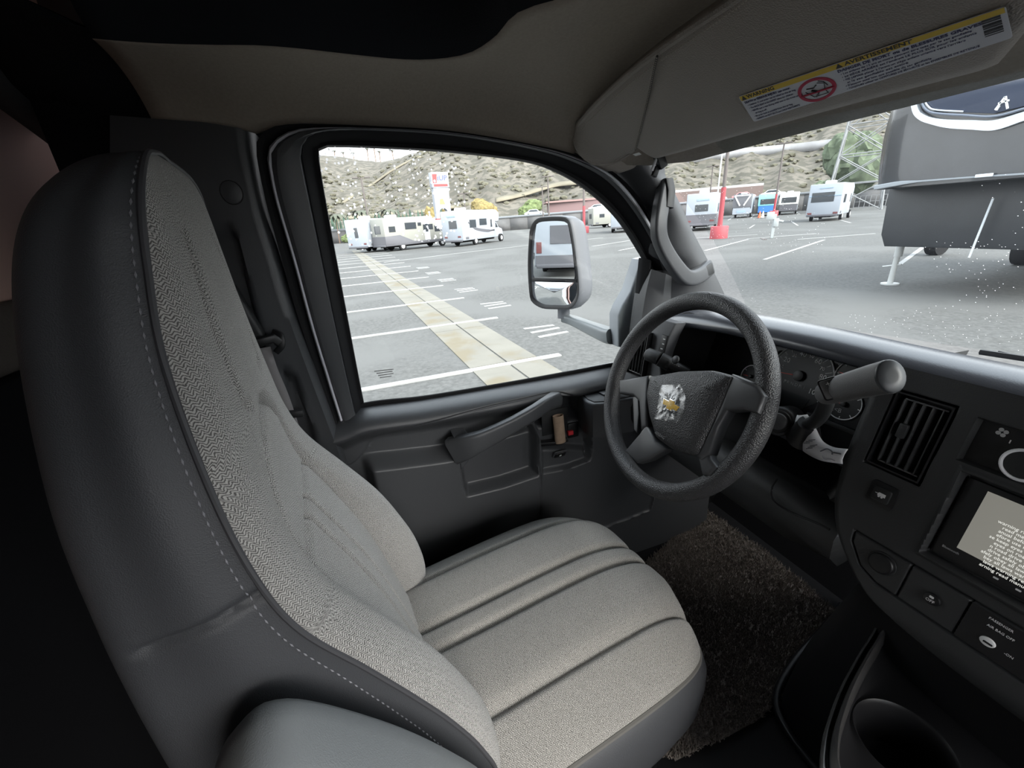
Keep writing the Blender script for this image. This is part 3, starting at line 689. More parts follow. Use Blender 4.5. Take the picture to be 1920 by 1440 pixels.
# --- cushion
def cw(y): return ci(y, [-.10, .05, .20, .32, .39, .435, .462, .475], [.225, .233, .236, .234, .222, .195, .145, .08])
ys_ = np.r_[np.linspace(-.10, .38, 80), .38 + .095 * np.sin(np.linspace(0, PI / 2, 26)[1:])]
qc = np.linspace(-1, 1, 151)
rows, UVc, edgeR, edgeL = [], [], [], []
cush_l = [[(.146, -.10), (.149, .10), (.152, .30), (.150, .47)], [(-.140, -.10), (-.149, .10), (-.146, .30), (-.135, .47)], [(.020, -.1), (.023, .15), (.026, .48)], [(-.028, -.1), (-.027, .15), (-.024, .48)]]
for y in ys_:
    W_ = float(cw(y)); a = np.abs(qc)
    x = qc * W_
    z = .436 + .010 * smooth01(y, -.05, .30) - .034 * smooth01(a, .50, 1.0) - .010 * a
    z = z - .030 * (1 - np.sqrt(np.clip(1 - np.clip((a - .74) / .26, 0, 1) ** 2, 0, 1)))
    fz = np.clip((y - .30) / .172, 0, 1)
    z = z - .075 * (1 - math.sqrt(max(0, 1 - fz ** 2.2)))
    yy_ = np.full_like(x, y)
    for L in cush_l: z = z - .012 * np.exp(-(dist_line(x, yy_, L) / .007) ** 2)
    z = z + .006 * np.sin(np.clip((np.abs(x) - .027) / .12, 0, 1) * PI)
    rows.append([(SX + xx, y, zz) for xx, zz in zip(x, z)])
    arc = np.r_[0, np.cumsum(np.hypot(np.diff(x), np.diff(z)))]; arc -= arc[75]
    UVc += [(u, y) for u in arc]
    edgeR.append((SX + x[-1], y, z[-1])); edgeL.append((SX + x[0], y, z[0]))
mesh('cushion_cover', [p for r in rows for p in r], grid_faces(len(rows), len(qc)), cloth2, seat, uv=UVc, smooth=70)
edgeR, edgeL = np.array(edgeR), np.array(edgeL)
loop = np.r_[edgeR, np.array(rows[-1])[::-1][5:-5:8], edgeL[::-1]]
loop = resample(loop, 240, smooth=False)
for _ in range(14): loop[1:-1] = (loop[:-2] + loop[1:-1] * 2 + loop[2:]) / 4
cen = np.array([SX, .18, 0])
def ringo(k, dz):
    q = loop.copy(); dv = q - cen; dv[:, 2] = 0; l = np.linalg.norm(dv, axis=1, keepdims=True); q = q + dv / l * k; q[:, 2] += dz
    return q
low = ringo(-.012, 0); low[:, 2] = .17
loft('cushion_skirt', [loop, ringo(.008, -.010), ringo(.015, -.035), ringo(.016, -.07), ringo(.010, -.13), low], vinyl, seat)
tube('cushion_piping', loop + np.array([0, 0, -.001]), .0045, cloth2, seat, n=8)
stitches('stitching', ringo(.0075, -.0105), .0075, .005, .0010, seat, M('dark_thread', (.06, .06, .06), .8))
rbox('pedestal', (.38, .42, .17), plast_b, seat, tb(SX, .16, .092), .02, 2)
rbox('seat_rail', (.05, .44, .05), plast_b, seat, tb(SX + .13, .22, .033), .006, 2)
# --- inboard armrest, dropped beside the backrest
tp_ = resample([(-.215, .690), (-.205, .735), (-.185, .762), (-.160, .768), (-.128, .742), (-.070, .657), (-.020, .562), (.004, .50), (.03, .43)], 50)
tn = np.gradient(tp_, axis=0); tn /= np.linalg.norm(tn, axis=1, keepdims=True)
ARW0, ARW1 = .243, .330
def arow(k, w_, dn): return [(SX + w_, y + tn[i][1] * dn, z - tn[i][0] * dn) for i, (y, z) in enumerate(tp_)]
sect = [(ARW0, .09), (ARW0, .02), (ARW0 + .004, .008), (ARW0 + .014, .001), (ARW0 + .03, -.001), (ARW1 - .03, -.001), (ARW1 - .012, .002), (ARW1 - .003, .010), (ARW1, .022), (ARW1, .09)]
A3 = [arow(k, w_, dn) for k, (w_, dn) in enumerate(sect)]
fan = np.array(A3)
loft('armrest', fan, vinyl_soft, seat, smooth=70)
side_c = fan[-1]; loft('armrest_side', [fan[-1], fan[0]], vinyl, seat, smooth=70)
stitches('stitching', [(SX + ARW1 - .010, y + tn[i][1] * .0015, z - tn[i][0] * .0015) for i, (y, z) in enumerate(tp_)][2:22], .0075, .0062, .0016, seat, M('white_thread', (.62, .62, .64), .8))
seat.rotation_euler = (0, 0, math.radians(7))

# ================================================================ STEERING WHEEL
WC = np.array([-.43, .509, .778]); TW = math.radians(67)
wa_, wb_ = np.array([1., 0, 0]), np.array([0, math.cos(TW), math.sin(TW)]); wn_ = np.cross(wa_, wb_)   # wn_ points at the driver
sw = empty('steering_wheel', tuple(WC)); tag(sw, 'black four-spoke steering wheel with a film-covered gold badge', 'steering wheel')
WF = plane_frame(WC, wa_, wb_)
def wpx(q, dn=0.):
    P = onP(q, WC + wn_ * dn, wn_); dlt = np.array(P) - WC
    return (float(dlt @ wa_), float(dlt @ wb_))
whm = M('black_grained_wheel_skin', (.030, .030, .032), .42, .5, bump=(520, .5, 'voronoi'))
wh2 = M('dark_grey_spoke_plastic', (.045, .046, .049), .42, .5)
Rm = .1785
rim = [WF @ Vector((Rm * math.cos(t), Rm * math.sin(t), 0)) for t in np.linspace(0, 2 * PI, 97)[:-1]]
sweep('rim', rim, circ(.0165, 20, .0175), whm, sw, closed=True, up=tuple(wn_))
def wp_(pts, dn): return [wpx(q, dn) for q in pts]
hub = [tuple(q) for q in resample(wp_([(1214, 704), (1270, 694), (1330, 692), (1372, 703), (1352, 752), (1330, 800), (1304, 857), (1262, 846), (1226, 822), (1213, 780), (1207, 738)], .03), 48, closed=True, smooth=False)]
# domed airbag cover
hc = np.mean(hub, 0); rows = []
for k, zz in ((1.0, .000), (1.0, .018), (.985, .026), (.95, .031), (.85, .036), (.6, .041), (.3, .043), (.02, .0435)):
    rows.append([WF @ Vector((hc[0] + (x - hc[0]) * k, hc[1] + (y - hc[1]) * k, zz - .004)) for x, y in hub])
loft('airbag_cover', rows, whm, sw, cu=True, caps=True, smooth=70)
def spoke(name, pts, d0, d1, bev=.006):
    return prism(name, wp_(pts, d1), d1, wh2, sw, WF, bev, 3, back=-d0)
spoke('spoke', [(1160, 712), (1215, 703), (1213, 760), (1214, 800), (1200, 806), (1196, 752), (1186, 742), (1160, 738)], .002, .022)
spoke('spoke', [(1170, 845), (1198, 812), (1212, 792), (1228, 826), (1250, 842), (1215, 862), (1192, 868)], .002, .020)
spoke('spoke', [(1370, 700), (1420, 722), (1432, 742), (1420, 775), (1392, 768), (1362, 770), (1345, 800), (1328, 850), (1312, 862), (1302, 856), (1335, 790)], .002, .024)
spoke('spoke', [(1306, 852), (1328, 838), (1330, 860), (1343, 876), (1330, 893), (1314, 890)], .002, .020)
sp_b = spoke('switch_strip', [(1186, 744), (1196, 742), (1198, 775), (1194, 812), (1188, 805)], .004, .016, .002)
# badge under crinkled film
bf_ = WF @ tb(0, 0, .0405)
def bpx(q): return wpx(q, .0405)
bcx = np.mean([bpx(q) for q in ((1243, 757), (1276, 763))], 0)
bfr = WF @ tb(bcx[0], bcx[1], .0395)
prism('badge_ring', [(.0185 * math.cos(a), .0185 * math.sin(a)) for a in np.linspace(0, 2 * PI, 33)[:-1]], .002, M('dark_badge_back', (.05, .055, .06), .3), sw, bfr, .0008)
bow = [(-.020, .0045), (-.0065, .0045), (-.0065, .0085), (.0065, .0085), (.0065, .0045), (.020, .0045), (.017, -.0045), (.0065, -.0045), (.0065, -.0085), (-.0065, -.0085), (-.0065, -.0045), (-.017, -.0045)]
prism('badge_rim', [(x * 1.12, y * 1.18) for x, y in bow], .0035, steel, sw, bfr, .0006)
prism('badge', [(x, y) for x, y in bow], .0046, M('gold_badge', (.80, .50, .09), .35, .5, var=(300, .2)), sw, bfr, .0008)
fo = [bpx(q) for q in ((1243, 722), (1278, 721), (1287, 745), (1283, 775), (1270, 794), (1228, 785), (1236, 755), (1237, 735))]
fo = resample(fo, 40, closed=True, smooth=False); fc = fo.mean(0)
v, f = [], []
for k in range(9):
    t = 1 - k / 8.5
    for j, (x, y) in enumerate(fo):
        px_, py_ = fc[0] + (x - fc[0]) * t, fc[1] + (y - fc[1]) * t
        hgt = .0398 + .0014 * noise.noise(Vector((px_ * 170, py_ * 170, 3))) + .0011 * noise.noise(Vector((px_ * 420, py_ * 420, 9))) + .0025 * t
        v.append(WF @ Vector((px_, py_, hgt + (.004 * (1 - t) if True else 0))))
film = bpy.data.materials.new('clear_crinkled_film'); film.use_nodes = True
fn = film.node_tree; fn.nodes.clear(); o_ = fn.nodes.new('ShaderNodeOutputMaterial'); a_ = fn.nodes.new('ShaderNodeBsdfTransparent'); b_ = fn.nodes.new('ShaderNodeBsdfGlossy')
b_.inputs['Roughness'].default_value = .22; c_ = fn.nodes.new('ShaderNodeMixShader'); c_.inputs[0].default_value = .20
fn.links.new(a_.outputs[0], c_.inputs[1]); fn.links.new(b_.outputs[0], c_.inputs[2]); fn.links.new(c_.outputs[0], o_.inputs[0])
mesh('protective_film', v, grid_faces(9, 40, True), film, sw, smooth=18)
dk = M('debossed_mark', (.012, .012, .012), .6)
for q, s in (((1228, 716), .008), ((1325, 729), .008)):
    x, y = wpx(q, .037); tube('horn_mark', [WF @ Vector((x - s / 2, y, .0375)), WF @ Vector((x, y + .0015, .0385)), WF @ Vector((x + s / 2, y, .0375))], .0005, dk, sw, n=5)
x, y = wpx((1229, 811), .034)
text('airbag_lettering', 'AIRBAG', .0075, WF @ tb(x - .002, y, .0335), M('pale_lettering', (.16, .16, .16), .6), sw)
# --- column shroud, ignition lock
col = empty('steering_column', tuple(WC - wn_ * .16)); tag(col, 'black steering column shroud behind the wheel with ignition lock', 'column')
P0 = WC - wn_ * .022; P1 = WC - wn_ * .20
sweep('shroud', resample([P0, WC - wn_ * .06, WC - wn_ * .12, P1], 16), rrect(.058, .055, .03, 6), plast_d, col, up=(1, 0, 0), scale=list(np.linspace(.75, 1.1, 16)))
ig = onP((1459, 790), WC - wn_ * .085, wn_); igd = Vector((.35, -.85, .30)).normalized()
cyl('ignition_bezel', ig - igd * .07, ig, .024, plast_d, col, 28, bevel=.003)
cyl('ignition_ring', ig - igd * .01, ig + igd * .002, .019, plast_b, col, 28, bevel=.002)
cyl('ignition_face', ig - igd * .01, ig + igd * .005, .014, M('lock_face', (.05, .05, .052), .4), col, 24, bevel=.002)
# --- stalk on the door side
sk = empty('indicator_stalk', onY((1260, 690), .60)); tag(sk, 'black indicator stalk with light symbols left of the wheel hub', 'stalk')
s0, s1, s2, s3 = [np.array(onY(q, y)) for q, y in (((1290, 700), .63), ((1256, 683), .605), ((1237, 673), .59), ((1212, 663), .578))]
cyl('arm', s0, s1, .0125, plast_b, sk, 18); cyl('ring', s1, s2, .0160, plast_d, sk, 20, bevel=.001); cyl('end_cap', s2, s3, .0150, plast_d, sk, 20, bevel=.004)
nb = onY((1268, 675), .60); cyl('push_button', nb, nb + V(0, -.004, .002), .009, plast_d, sk, 16, bevel=.001)
wprint = M('white_print', (.75, .75, .75), .6)
def face_frame(P, sx, toward=None):
    z = (Vector(EYE) - Vector(P)).normalized() if toward is None else Vector(toward).normalized()
    x = (Vector(sx) - z * Vector(sx).dot(z)).normalized(); y = z.cross(x)
    return plane_frame(P, x, y)
ax_ = s0 - s3
text('symbol', 'O:', .009, face_frame(Vector((s1 + s2) / 2) + V(.008, -.009, .008), ax_), wprint, sk, align='CENTER')
text('symbol', '3D3D', .008, face_frame(Vector(s1 * .6 + s0 * .4) + V(.005, -.009, .007), ax_), wprint, sk, align='CENTER')
# --- gear lever on the column with its paper tag
gl_ = empty('gear_shift_lever', onY((1520, 815), .60)); tag(gl_, 'black column gear shift lever with a grey rounded handle', 'gear lever')
a0, a1, a2, a3 = [np.array(onY(q, y)) for q, y in (((1518, 795), .60), ((1533, 786), .585), ((1546, 765), .57), ((1552, 742), .557))]
tube('arm', resample([a0, a1, a2, a3], 24), .0095, plast_d, gl_, n=14)
h0, h1, h2, h3 = [np.array(onY(q, y)) for q, y in (((1537, 741), .558), ((1560, 733), .548), ((1640, 712), .520), ((1668, 706), .510))]
lever_m = M('grey_lever_plastic', (.12, .12, .122), .5, .4, bump=(900, .3, 'noise'))
hpth = resample([h0, h1, h2, h3], 30, smooth=False)
hs = np.interp(np.linspace(0, 1, 30), [0, .02, .06, .12, .25, 1], [.25, .55, .75, .86, .92, 1.0])
sweep('handle', hpth, circ(.0145, 24, .0185), lever_m, gl_, scale=list(hs), smooth=70)
tdir = (h3 - h2) / np.linalg.norm(h3 - h2)
ecap = sweep('end_cap', [h3 - tdir * .0005, h3 + tdir * .002, h3 + tdir * .0035, h3 + tdir * .0042], circ(.0145, 24, .0185), M('end_cap_plastic', (.045, .048, .052), .35), gl_, scale=[1.0, .98, .90, .35], smooth=50)
rk = h0 * .72 + h2 * .28
kf = face_frame(Vector(rk) + V(.004, -.013, .008), h3 - h0)
prism('rocker_switch', rrect(.0085, .012, .002, 2), .004, M('rocker_grey', (.10, .10, .10), .5), gl_, kf, .001)
prism('rocker_surround', rrect(.0105, .014, .003, 2), .0025, plast_b, gl_, kf, .001)
text('symbol', '+', .010, kf @ tb(0, .006, .0043), wprint, gl_, align='CENTER'); text('symbol', '-', .012, kf @ tb(0, -.006, .0043), wprint, gl_, align='CENTER')
boot = [np.array(onY((1512, 812), .60)), np.array(onY((1505, 800), .625))]
cyl('boot', onY((1507, 822), .615), onY((1516, 793), .60), .024, plast_b, gl_, 20, r1=.014)
pt = empty('paper_tag', onY((1530, 850), .60)); tag(pt, 'white paper tag with printed instructions hanging around the gear lever root', 'paper tag')
paper = M('white_paper', (.70, .70, .72), .8, .2)
ta = resample([onY(q, y) for q, y in (((1495, 778), .612), ((1484, 808), .606), ((1500, 840), .600), ((1535, 862), .594), ((1580, 870), .588))], 24)
tb_ = resample([onY(q, y) for q, y in (((1514, 777), .606), ((1529, 802), .598), ((1542, 826), .592), ((1562, 838), .588), ((1590, 842), .584))], 24)
# the collar hole is cut by starting the sheet as two arms round the lever boot
loft('sheet', [ta, ta * .66 + tb_ * .34 + np.array([0, -.004, 0]), ta * .33 + tb_ * .67 + np.array([0, -.004, 0]), tb_], paper, pt, solid=.0005)
ink = M('grey_ink', (.10, .10, .11), .8)
def on_tag(a, b, dn=-.0045):
    i = a * 23; j0 = int(i); j1 = min(23, j0 + 1); f_ = i - j0
    pa, pb = ta[j0] * (1 - f_) + ta[j1] * f_, tb_[j0] * (1 - f_) + tb_[j1] * f_
    return pa * (1 - b) + pb * b + np.array([0, dn - .004 * math.sin(PI * b) + .002, 0])
for b0 in (.62, .74, .86):
    tube('print_line', [on_tag(.42, b0 - .22), on_tag(.46, b0 + .0)], .0006, ink, pt, n=4)
    tube('print_line', [on_tag(.50, .3 + (b0 - .62)), on_tag(.545, .55 + (b0 - .62))], .0006, ink, pt, n=4)
tube('print_drawing', resample([on_tag(.66, .62), on_tag(.70, .85), on_tag(.80, .80), on_tag(.84, .62)], 14), .0009, ink, pt, n=5)
tube('print_arrow', [on_tag(.84, .75), on_tag(.97, .72)], .0011, ink, pt, n=5)
tube('print_drawing', resample([on_tag(.72, .45), on_tag(.78, .25), on_tag(.86, .30), on_tag(.92, .22)], 14), .0006, M('pale_ink', (.3, .3, .32), .8), pt, n=4)

# ================================================================ DASHBOARD
dash = empty('dashboard', (0, .75, .3)); tag(dash, 'dark grey dashboard with instrument hood, air vents and centre stack', 'dashboard')
dtop = M('dash_top_skin', (.060, .064, .075), .22, .8, bump=(800, .12, 'noise'))
dface = M('dash_face_plastic', (.030, .031, .032), .5, .4, bump=(900, .25, 'noise'))
cx_ = [-.83, -.76, -.70, -.66, -.60, -.52, -.435, -.305, -.187, -.08, .1, .5, .9]
cz_ = [.800, .838, .860, .870, .882, .892, .896, .8985, .897, .897, .897, .893, .88]
rows = []
for x in np.r_[np.linspace(-.83, -.5, 30), np.linspace(-.49, .9, 40)]:
    z = float(ci(x, cx_, cz_)); e = smooth01(-x, .62, .84) * .05
    rows.append([(x, 1.26, .68), (x, 1.0, z - .125), (x, .84, z - .055), (x, .765, z - .014), (x, .725, z), (x, .70 + e, z - .002), (x, .682 + e, z - .008), (x, .668 + e, z - .018), (x, .664 + e, z - .028), (x, .670 + e, z - .036), (x, .72 + e, z - .040)])
loft('top_pad', rows, dtop, dash, smooth=60)
# left end face with its vent
lpf = np.array([0, .672, .75]); lpn = np.array([.10, -.985, .14]); lpn = lpn / np.linalg.norm(lpn)
lx = np.cross([0, 0, 1.], -lpn) * -1; lx = lx / np.linalg.norm(lx)
LF = plane_frame(onP((1210, 665), lpf, lpn), lx, np.cross(lpn, lx)); LFi = LF.inverted()
def lp(q, o=0.): r_ = LFi @ onP(q, lpf + lpn * o, lpn); return (r_[0], r_[1])
light_face = M('end_face_plastic', (.11, .113, .12), .45, .4, bump=(900, .25, 'noise'))
prism('end_face', [lp(q) for q in ((1268, 606), (1230, 596), (1190, 622), (1150, 690), (1150, 730), (1215, 720), (1240, 712), (1238, 690), (1245, 660), (1256, 630))], .0, light_face, dash, LF, .004, 3, back=.03)
def vent(name, frame, xs, ys_, nsl, ang, depth=.03, thumb=True):
    ev = empty(name, frame.translation); adopt(ev, dash)
    (x0, x1), (y0, y1) = xs, ys_
    bm = bmesh.new()
    for a, b, c, d in ((x0, x1, y0, y0 + .002), (x0, x1, y1 - .002, y1), (x0, x0 + .002, y0, y1), (x1 - .002, x1, y0, y1)):
        r_ = bmesh.ops.create_cube(bm, size=1); bmesh.ops.scale(bm, vec=(b - a, d - c, depth), verts=r_['verts']); bmesh.ops.translate(bm, vec=((a + b) / 2, (c + d) / 2, -depth / 2), verts=r_['verts'])
    bmesh.ops.transform(bm, matrix=frame, verts=bm.verts[:]); bm_obj('housing', bm, plast_b, ev)
    prism('back_plate', [(x0, y0), (x1, y0), (x1, y1), (x0, y1)], -depth + .002, plast_b, ev, frame, back=depth)
    for k in range(nsl):
        x = x0 + (x1 - x0) * (.20 + .68 * k / (nsl - 1))
        f_ = frame @ tb(x, (y0 + y1) / 2, -depth * .38) @ Matrix.Rotation(ang, 4, 'Y')
        rbox('slat', (.0022, (y1 - y0) * .86, depth * .55), dface, ev, f_, .0009, 2)
    for k in (0, 1):
        f_ = frame @ tb((x0 + x1) / 2 + .002, (y0 + y1) / 2 + (y1 - y0) * (.43 if k else -.43), -depth * .3)
        rbox('slat_rail', ((x1 - x0) * .76, .0022, depth * .3), M('slat_rail_plastic', (.10, .10, .10), .3), ev, f_, .0008)
    for k in (-1, 1):
        rbox('cross_vane', ((x1 - x0) * .8, .0015, .006), dface, ev, frame @ tb((x0 + x1) / 2, (y0 + y1) / 2 + k * (y1 - y0) * .17, -depth * .75), .0005)
    if thumb:
        f_ = frame @ tb(x0 + (x1 - x0) * .36, (y0 + y1) / 2 + .004, -depth * .12)
        rbox('thumb_tab', (.010, .020, .008), dface, ev, f_, .002)
    return ev
vlx = sorted([lp((1183, 690))[0], lp((1236, 690))[0]]); vly = sorted([lp((1205, 706))[1], lp((1222, 622))[1]])
vent('air_vent', LF @ tb(0, 0, .016), (lp((1181, 697))[0], lp((1213, 700))[0]), (lp((1205, 706))[1], lp((1220, 623))[1]), 5, -.5, .015)
dm = [lp(q, .001) for q in ((1243, 627), (1253, 630), (1245, 667), (1234, 663))]
prism('dimmer_panel', dm, .004, plast_b, dash, LF, .001)
for q in ((1245, 636), (1243, 645), (1240, 654), (1238, 661)):
    a = lp(q, .005); prism('dimmer_mark', [(a[0] - .003, a[1] - .001), (a[0] + .003, a[1] - .001), (a[0] + .003, a[1] + .001), (a[0] - .003, a[1] + .001)], .0048, wprint, dash, LF)
# instrument hood: hollow funnel running forward to the gauges
def rl(x0, x1, z0, z1, y0, y1, r, n=10):
    o = []
    for cx2, cz2, s in ((x1 - r, z1 - r, 0), (x0 + r, z1 - r, 1), (x0 + r, z0 + r, 2), (x1 - r, z0 + r, 3)):
        for i in range(n):
            t = (s + i / n) * PI / 2; x = cx2 + r * math.cos(t); z = cz2 + r * math.sin(t)
            o.append((x, y0 + (y1 - y0) * (z - z0) / (z1 - z0), z))
    return o
loft('instrument_hood', [rl(-.655, -.195, .615, .878, .650, .690, .05), rl(-.640, -.205, .625, .868, .652, .690, .045), rl(-.635, -.21, .635, .864, .690, .72, .04), rl(-.622, -.232, .640, .862, .765, .80, .035)], plast_b, dash, cu=True)
clo, cln = np.array([0, .778, .77]), np.array([0, -.955, .296])
CFm = plane_frame(onP((1500, 705), clo, cln), (1, 0, 0), np.cross(cln, [1, 0, 0])); CFi = CFm.inverted()
def cp(q): r_ = CFi @ onP(q, clo, cln); return (r_[0], r_[1])
clu = empty('gauge_cluster', CFm.translation); adopt(clu, dash)
prism('cluster_face', [(-.245, -.12), (.14, -.12), (.14, .088), (-.245, .088)], 0, M('gauge_black', (.006, .006, .007), .35), clu, CFm, back=.02)
gface = M('gauge_grey', (.014, .015, .016), .4)
chrome = M('chrome_ring', (.85, .85, .87), .3, .5, .0)
def gauge(cx2, cy2, r, a0, a1, nt, hand, big=False):
    pts = [CFm @ Vector((cx2 + r * math.cos(t), cy2 + r * math.sin(t), .002)) for t in np.linspace(math.radians(a0), math.radians(a1), 60)]
    sweep('gauge_ring', pts, circ(.0014 if big else .0011, 8), chrome, clu, up=tuple(cln))
    prism('dial', [(cx2 + r * math.cos(t), cy2 + r * math.sin(t)) for t in np.linspace(0, 2 * PI, 49)[:-1]], .0012, gface, clu, CFm)
    for k in range(nt):
        t = math.radians(a0 + (a1 - a0) * (k + .5) / nt); L = .12 if k % 2 else .18
        p_ = [(cx2 + r * f_ * math.cos(t), cy2 + r * f_ * math.sin(t)) for f_ in (.94, .94 - L)]
        nx_, ny_ = -math.sin(t) * .0006, math.cos(t) * .0006
        prism('dial_mark', [(p_[0][0] + nx_, p_[0][1] + ny_), (p_[1][0] + nx_, p_[1][1] + ny_), (p_[1][0] - nx_, p_[1][1] - ny_), (p_[0][0] - nx_, p_[0][1] - ny_)], .0018, wprint, clu, CFm)
    t = math.radians(hand)
    prism('needle', [(cx2 + r * .85 * math.cos(t), cy2 + r * .85 * math.sin(t)), (cx2 - .0014 * math.sin(t), cy2 + .0014 * math.cos(t)), (cx2 + .0014 * math.sin(t), cy2 - .0014 * math.cos(t))], .0055, M('red_needle', (.75, .10, .08), .5), clu, CFm, back=-.0045)
    prism('needle_cap', [(cx2 + r * .17 * math.cos(a), cy2 + r * .17 * math.sin(a)) for a in np.linspace(0, 2 * PI, 21)[:-1]], .007, M('needle_cap_plastic', (.035, .035, .035), .4), clu, CFm, .001)
c_s, c_l, c_t, c_b = cp((1500, 705)), cp((1409, 706)), cp((1597, 708)), cp((1584, 758))
gauge(c_s[0], c_s[1], .0625, -35, 225, 20, 187, True); gauge(c_l[0], c_l[1], .0245, 20, 330, 6, 185); gauge(c_t[0], c_t[1] + .002, .027, 15, 300, 6, 175); gauge(c_b[0], c_b[1], .028, -150, 60, 5, 178)
for k, (s_, a) in enumerate((('10', 170), ('20', 148), ('30', 125), ('40', 103), ('50', 80), ('60', 58), ('70', 36), ('80', 14), ('90', -8), ('100', -30))):
    big = k % 2; t = math.radians(a)
    text('dial_number', s_, .014 if big else .0095, CFm @ tb(c_s[0] + .043 * math.cos(t), c_s[1] + .043 * math.sin(t), .0016), M('dial_print', (.85, .85, .85), .6), clu, align='CENTER')
text('gear_lettering', 'P R N D M 1', .0085, CFm @ tb(c_s[0] - .003, c_s[1] - .019, .0016), M('dim_print', (.42, .42, .42), .6), clu, align='CENTER')
prism('display', [(-.040, -.062), (.030, -.062), (.036, -.036), (-.046, -.036)], .002, M('grey_display', (.035, .038, .040), .25), clu, CFm)
text('fuel_symbol', '<B', .011, CFm @ tb(c_b[0] - .012, c_b[1] - .014, .0016), M('dim_print', (.42, .42, .42), .6), clu)
for q in ((1464, 662), (1565, 687)):
    a = cp(q); prism('screw_well', [(a[0] + .006 * math.cos(t), a[1] + .006 * math.sin(t)) for t in np.linspace(0, 2 * PI, 17)[:-1]], .001, M('well_black', (.003, .003, .003), .8), clu, CFm)
prism('cluster_lens_lip', [(c_b[0] - .05, c_b[1] - .045), (c_b[0] + .04, c_b[1] - .045), (c_b[0] + .04, c_b[1] - .035), (c_b[0] - .05, c_b[1] - .035)], .01, plast_d, clu, CFm, .003)
# knee bolster under the wheel
kr = []
for x in np.linspace(-.83, -.17, 50):
    e = smooth01(x, -.30, -.17) * .012
    kr.append([(x, .70, .625), (x, .655, .640), (x, .628 - e, .630), (x, .618 - e, .610), (x, .62 - e, .575), (x, .645 - e, .525 + e * 2), (x, .70, .475 + e * 7), (x, .82, .44 + e * 11), (x, .95, .45 + e * 10)])
K = np.array(kr)
loft('knee_bolster', K, dface, dash, smooth=60)
tube('bolster_seam', resample([onY(q, y) for q, y in (((1458, 898), .612), ((1447, 916), .610), ((1450, 938), .611), ((1478, 958), .612), ((1530, 980), .612), ((1556, 993), .612))], 30), .0016, plast_b, dash, n=6)
# centre stack: one sculpted face
TS = math.radians(14); SPo = np.array([0, .62, .75]); sd = np.array([0, math.sin(TS), math.cos(TS)]); sn = np.array([0, -math.cos(TS), math.sin(TS)])
SF = plane_frame(SPo, (1, 0, 0), sd)
zk = [.560, .566, .5745, .589, .634, .682, .747, .832, .885]; xk = [.02, -.03, -.079, -.119, -.166, -.189, -.198, -.200, -.198]
NR, NC = 300, 420
zz = np.linspace(.560, .885, NR); XLs = np.interp(zz, *resample(list(zip(zk, xk)), 200).T)
cc_ = np.linspace(0, 1, NC)
X = XLs[:, None] + (.46 - XLs)[:, None] * cc_[None, :] ** 1.35; Zz = np.repeat(zz[:, None], NC, 1); Ss = (Zz - .75) / math.cos(TS)
p = np.zeros_like(X)
edge = X - XLs[:, None]
p -= .022 * (1 - np.sqrt(np.clip(1 - (1 - np.clip(edge / .016, 0, 1)) ** 2, 0, 1)))
p -= .020 * (1 - np.sqrt(np.clip(1 - (1 - np.clip((Zz - .560) / .030, 0, 1)) ** 2, 0, 1)))
def box_in(x0, x1, z0, z1, r=.0016): return smooth01(np.minimum(np.minimum(X - x0, x1 - X), np.minimum(Zz - z0, z1 - Zz)), -r, r)
p -= .030 * box_in(-.1665, -.1030, .7505, .8555)
p -= .010 * box_in(-.082, .30, .7985, .850); p -= .012 * box_in(-.0715, .118, .677, .787)
p += .003 * (box_in(-.0755, .124, .672, .792, .003) - box_in(-.0715, .118, .677, .787, .001)).clip(0)
strip = [(-.143, .656), (-.141, .640), (-.121, .615), (-.098, .606), (-.072, .6055), (.30, .6055), (.30, .656)]
gs = dist_line(X, Zz, strip + [strip[0]]); p -= .004 * np.exp(-(gs / .0013) ** 2)
for xg in (-.0735, -.0150, .06): p -= .004 * np.exp(-((X - xg) / .0010) ** 2) * ((Zz > .606) & (Zz < .656))
v = (SPo + X[..., None] * np.array([1., 0, 0]) + Ss[..., None] * sd + p[..., None] * sn).reshape(-1, 3)
mesh('centre_stack', v, grid_faces(NR, NC), dface, dash, smooth=50)
bd = (SPo + XLs[:, None] * np.array([1., 0, 0]) + ((zz - .75) / math.cos(TS))[:, None] * sd - .022 * sn)
loft('stack_side', [bd[:, :], bd + np.array([.01, .03, 0]), bd + np.array([.02, .14, 0])], dface, dash)
def sz(x, z, o=0.): return Vector(SPo + np.array([x, 0, 0]) + sd * ((z - .75) / math.cos(TS)) + sn * o)
def sfr(x, z, o=0.): return SF @ tb(x, (z - .75) / math.cos(TS), o)
vent('air_vent', sfr(-.1347, .803), (-.0305, .0305), (-.0525, .0525), 5, -.35, .030)
bt = empty('tow_button', sz(-.132, .7195)); adopt(bt, dash)
prism('surround', rrect(.0165, .0165, .006), .003, plast_b, bt, sfr(-.132, .7195, -.001), .0015)
prism('key_cap', rrect(.0105, .0100, .003), .006, plast_d, bt, sfr(-.132, .7195, -.001), .0015)
prism('trailer_pictogram', [(-.0062, .0012), (-.003, .0012), (-.002, .0028), (.006, .0028), (.006, -.0018), (-.003, -.0018), (-.003, .0004), (-.0062, .0004)], .0003, wprint, bt, sfr(-.132, .7195, .005))
for x in (-.001, .0025): prism('trailer_pictogram', [(x + .0013 * math.cos(t), -.0026 + .0013 * math.sin(t)) for t in np.linspace(0, 2 * PI, 13)[:-1]], .0003, wprint, bt, sfr(-.132, .7195, .005))
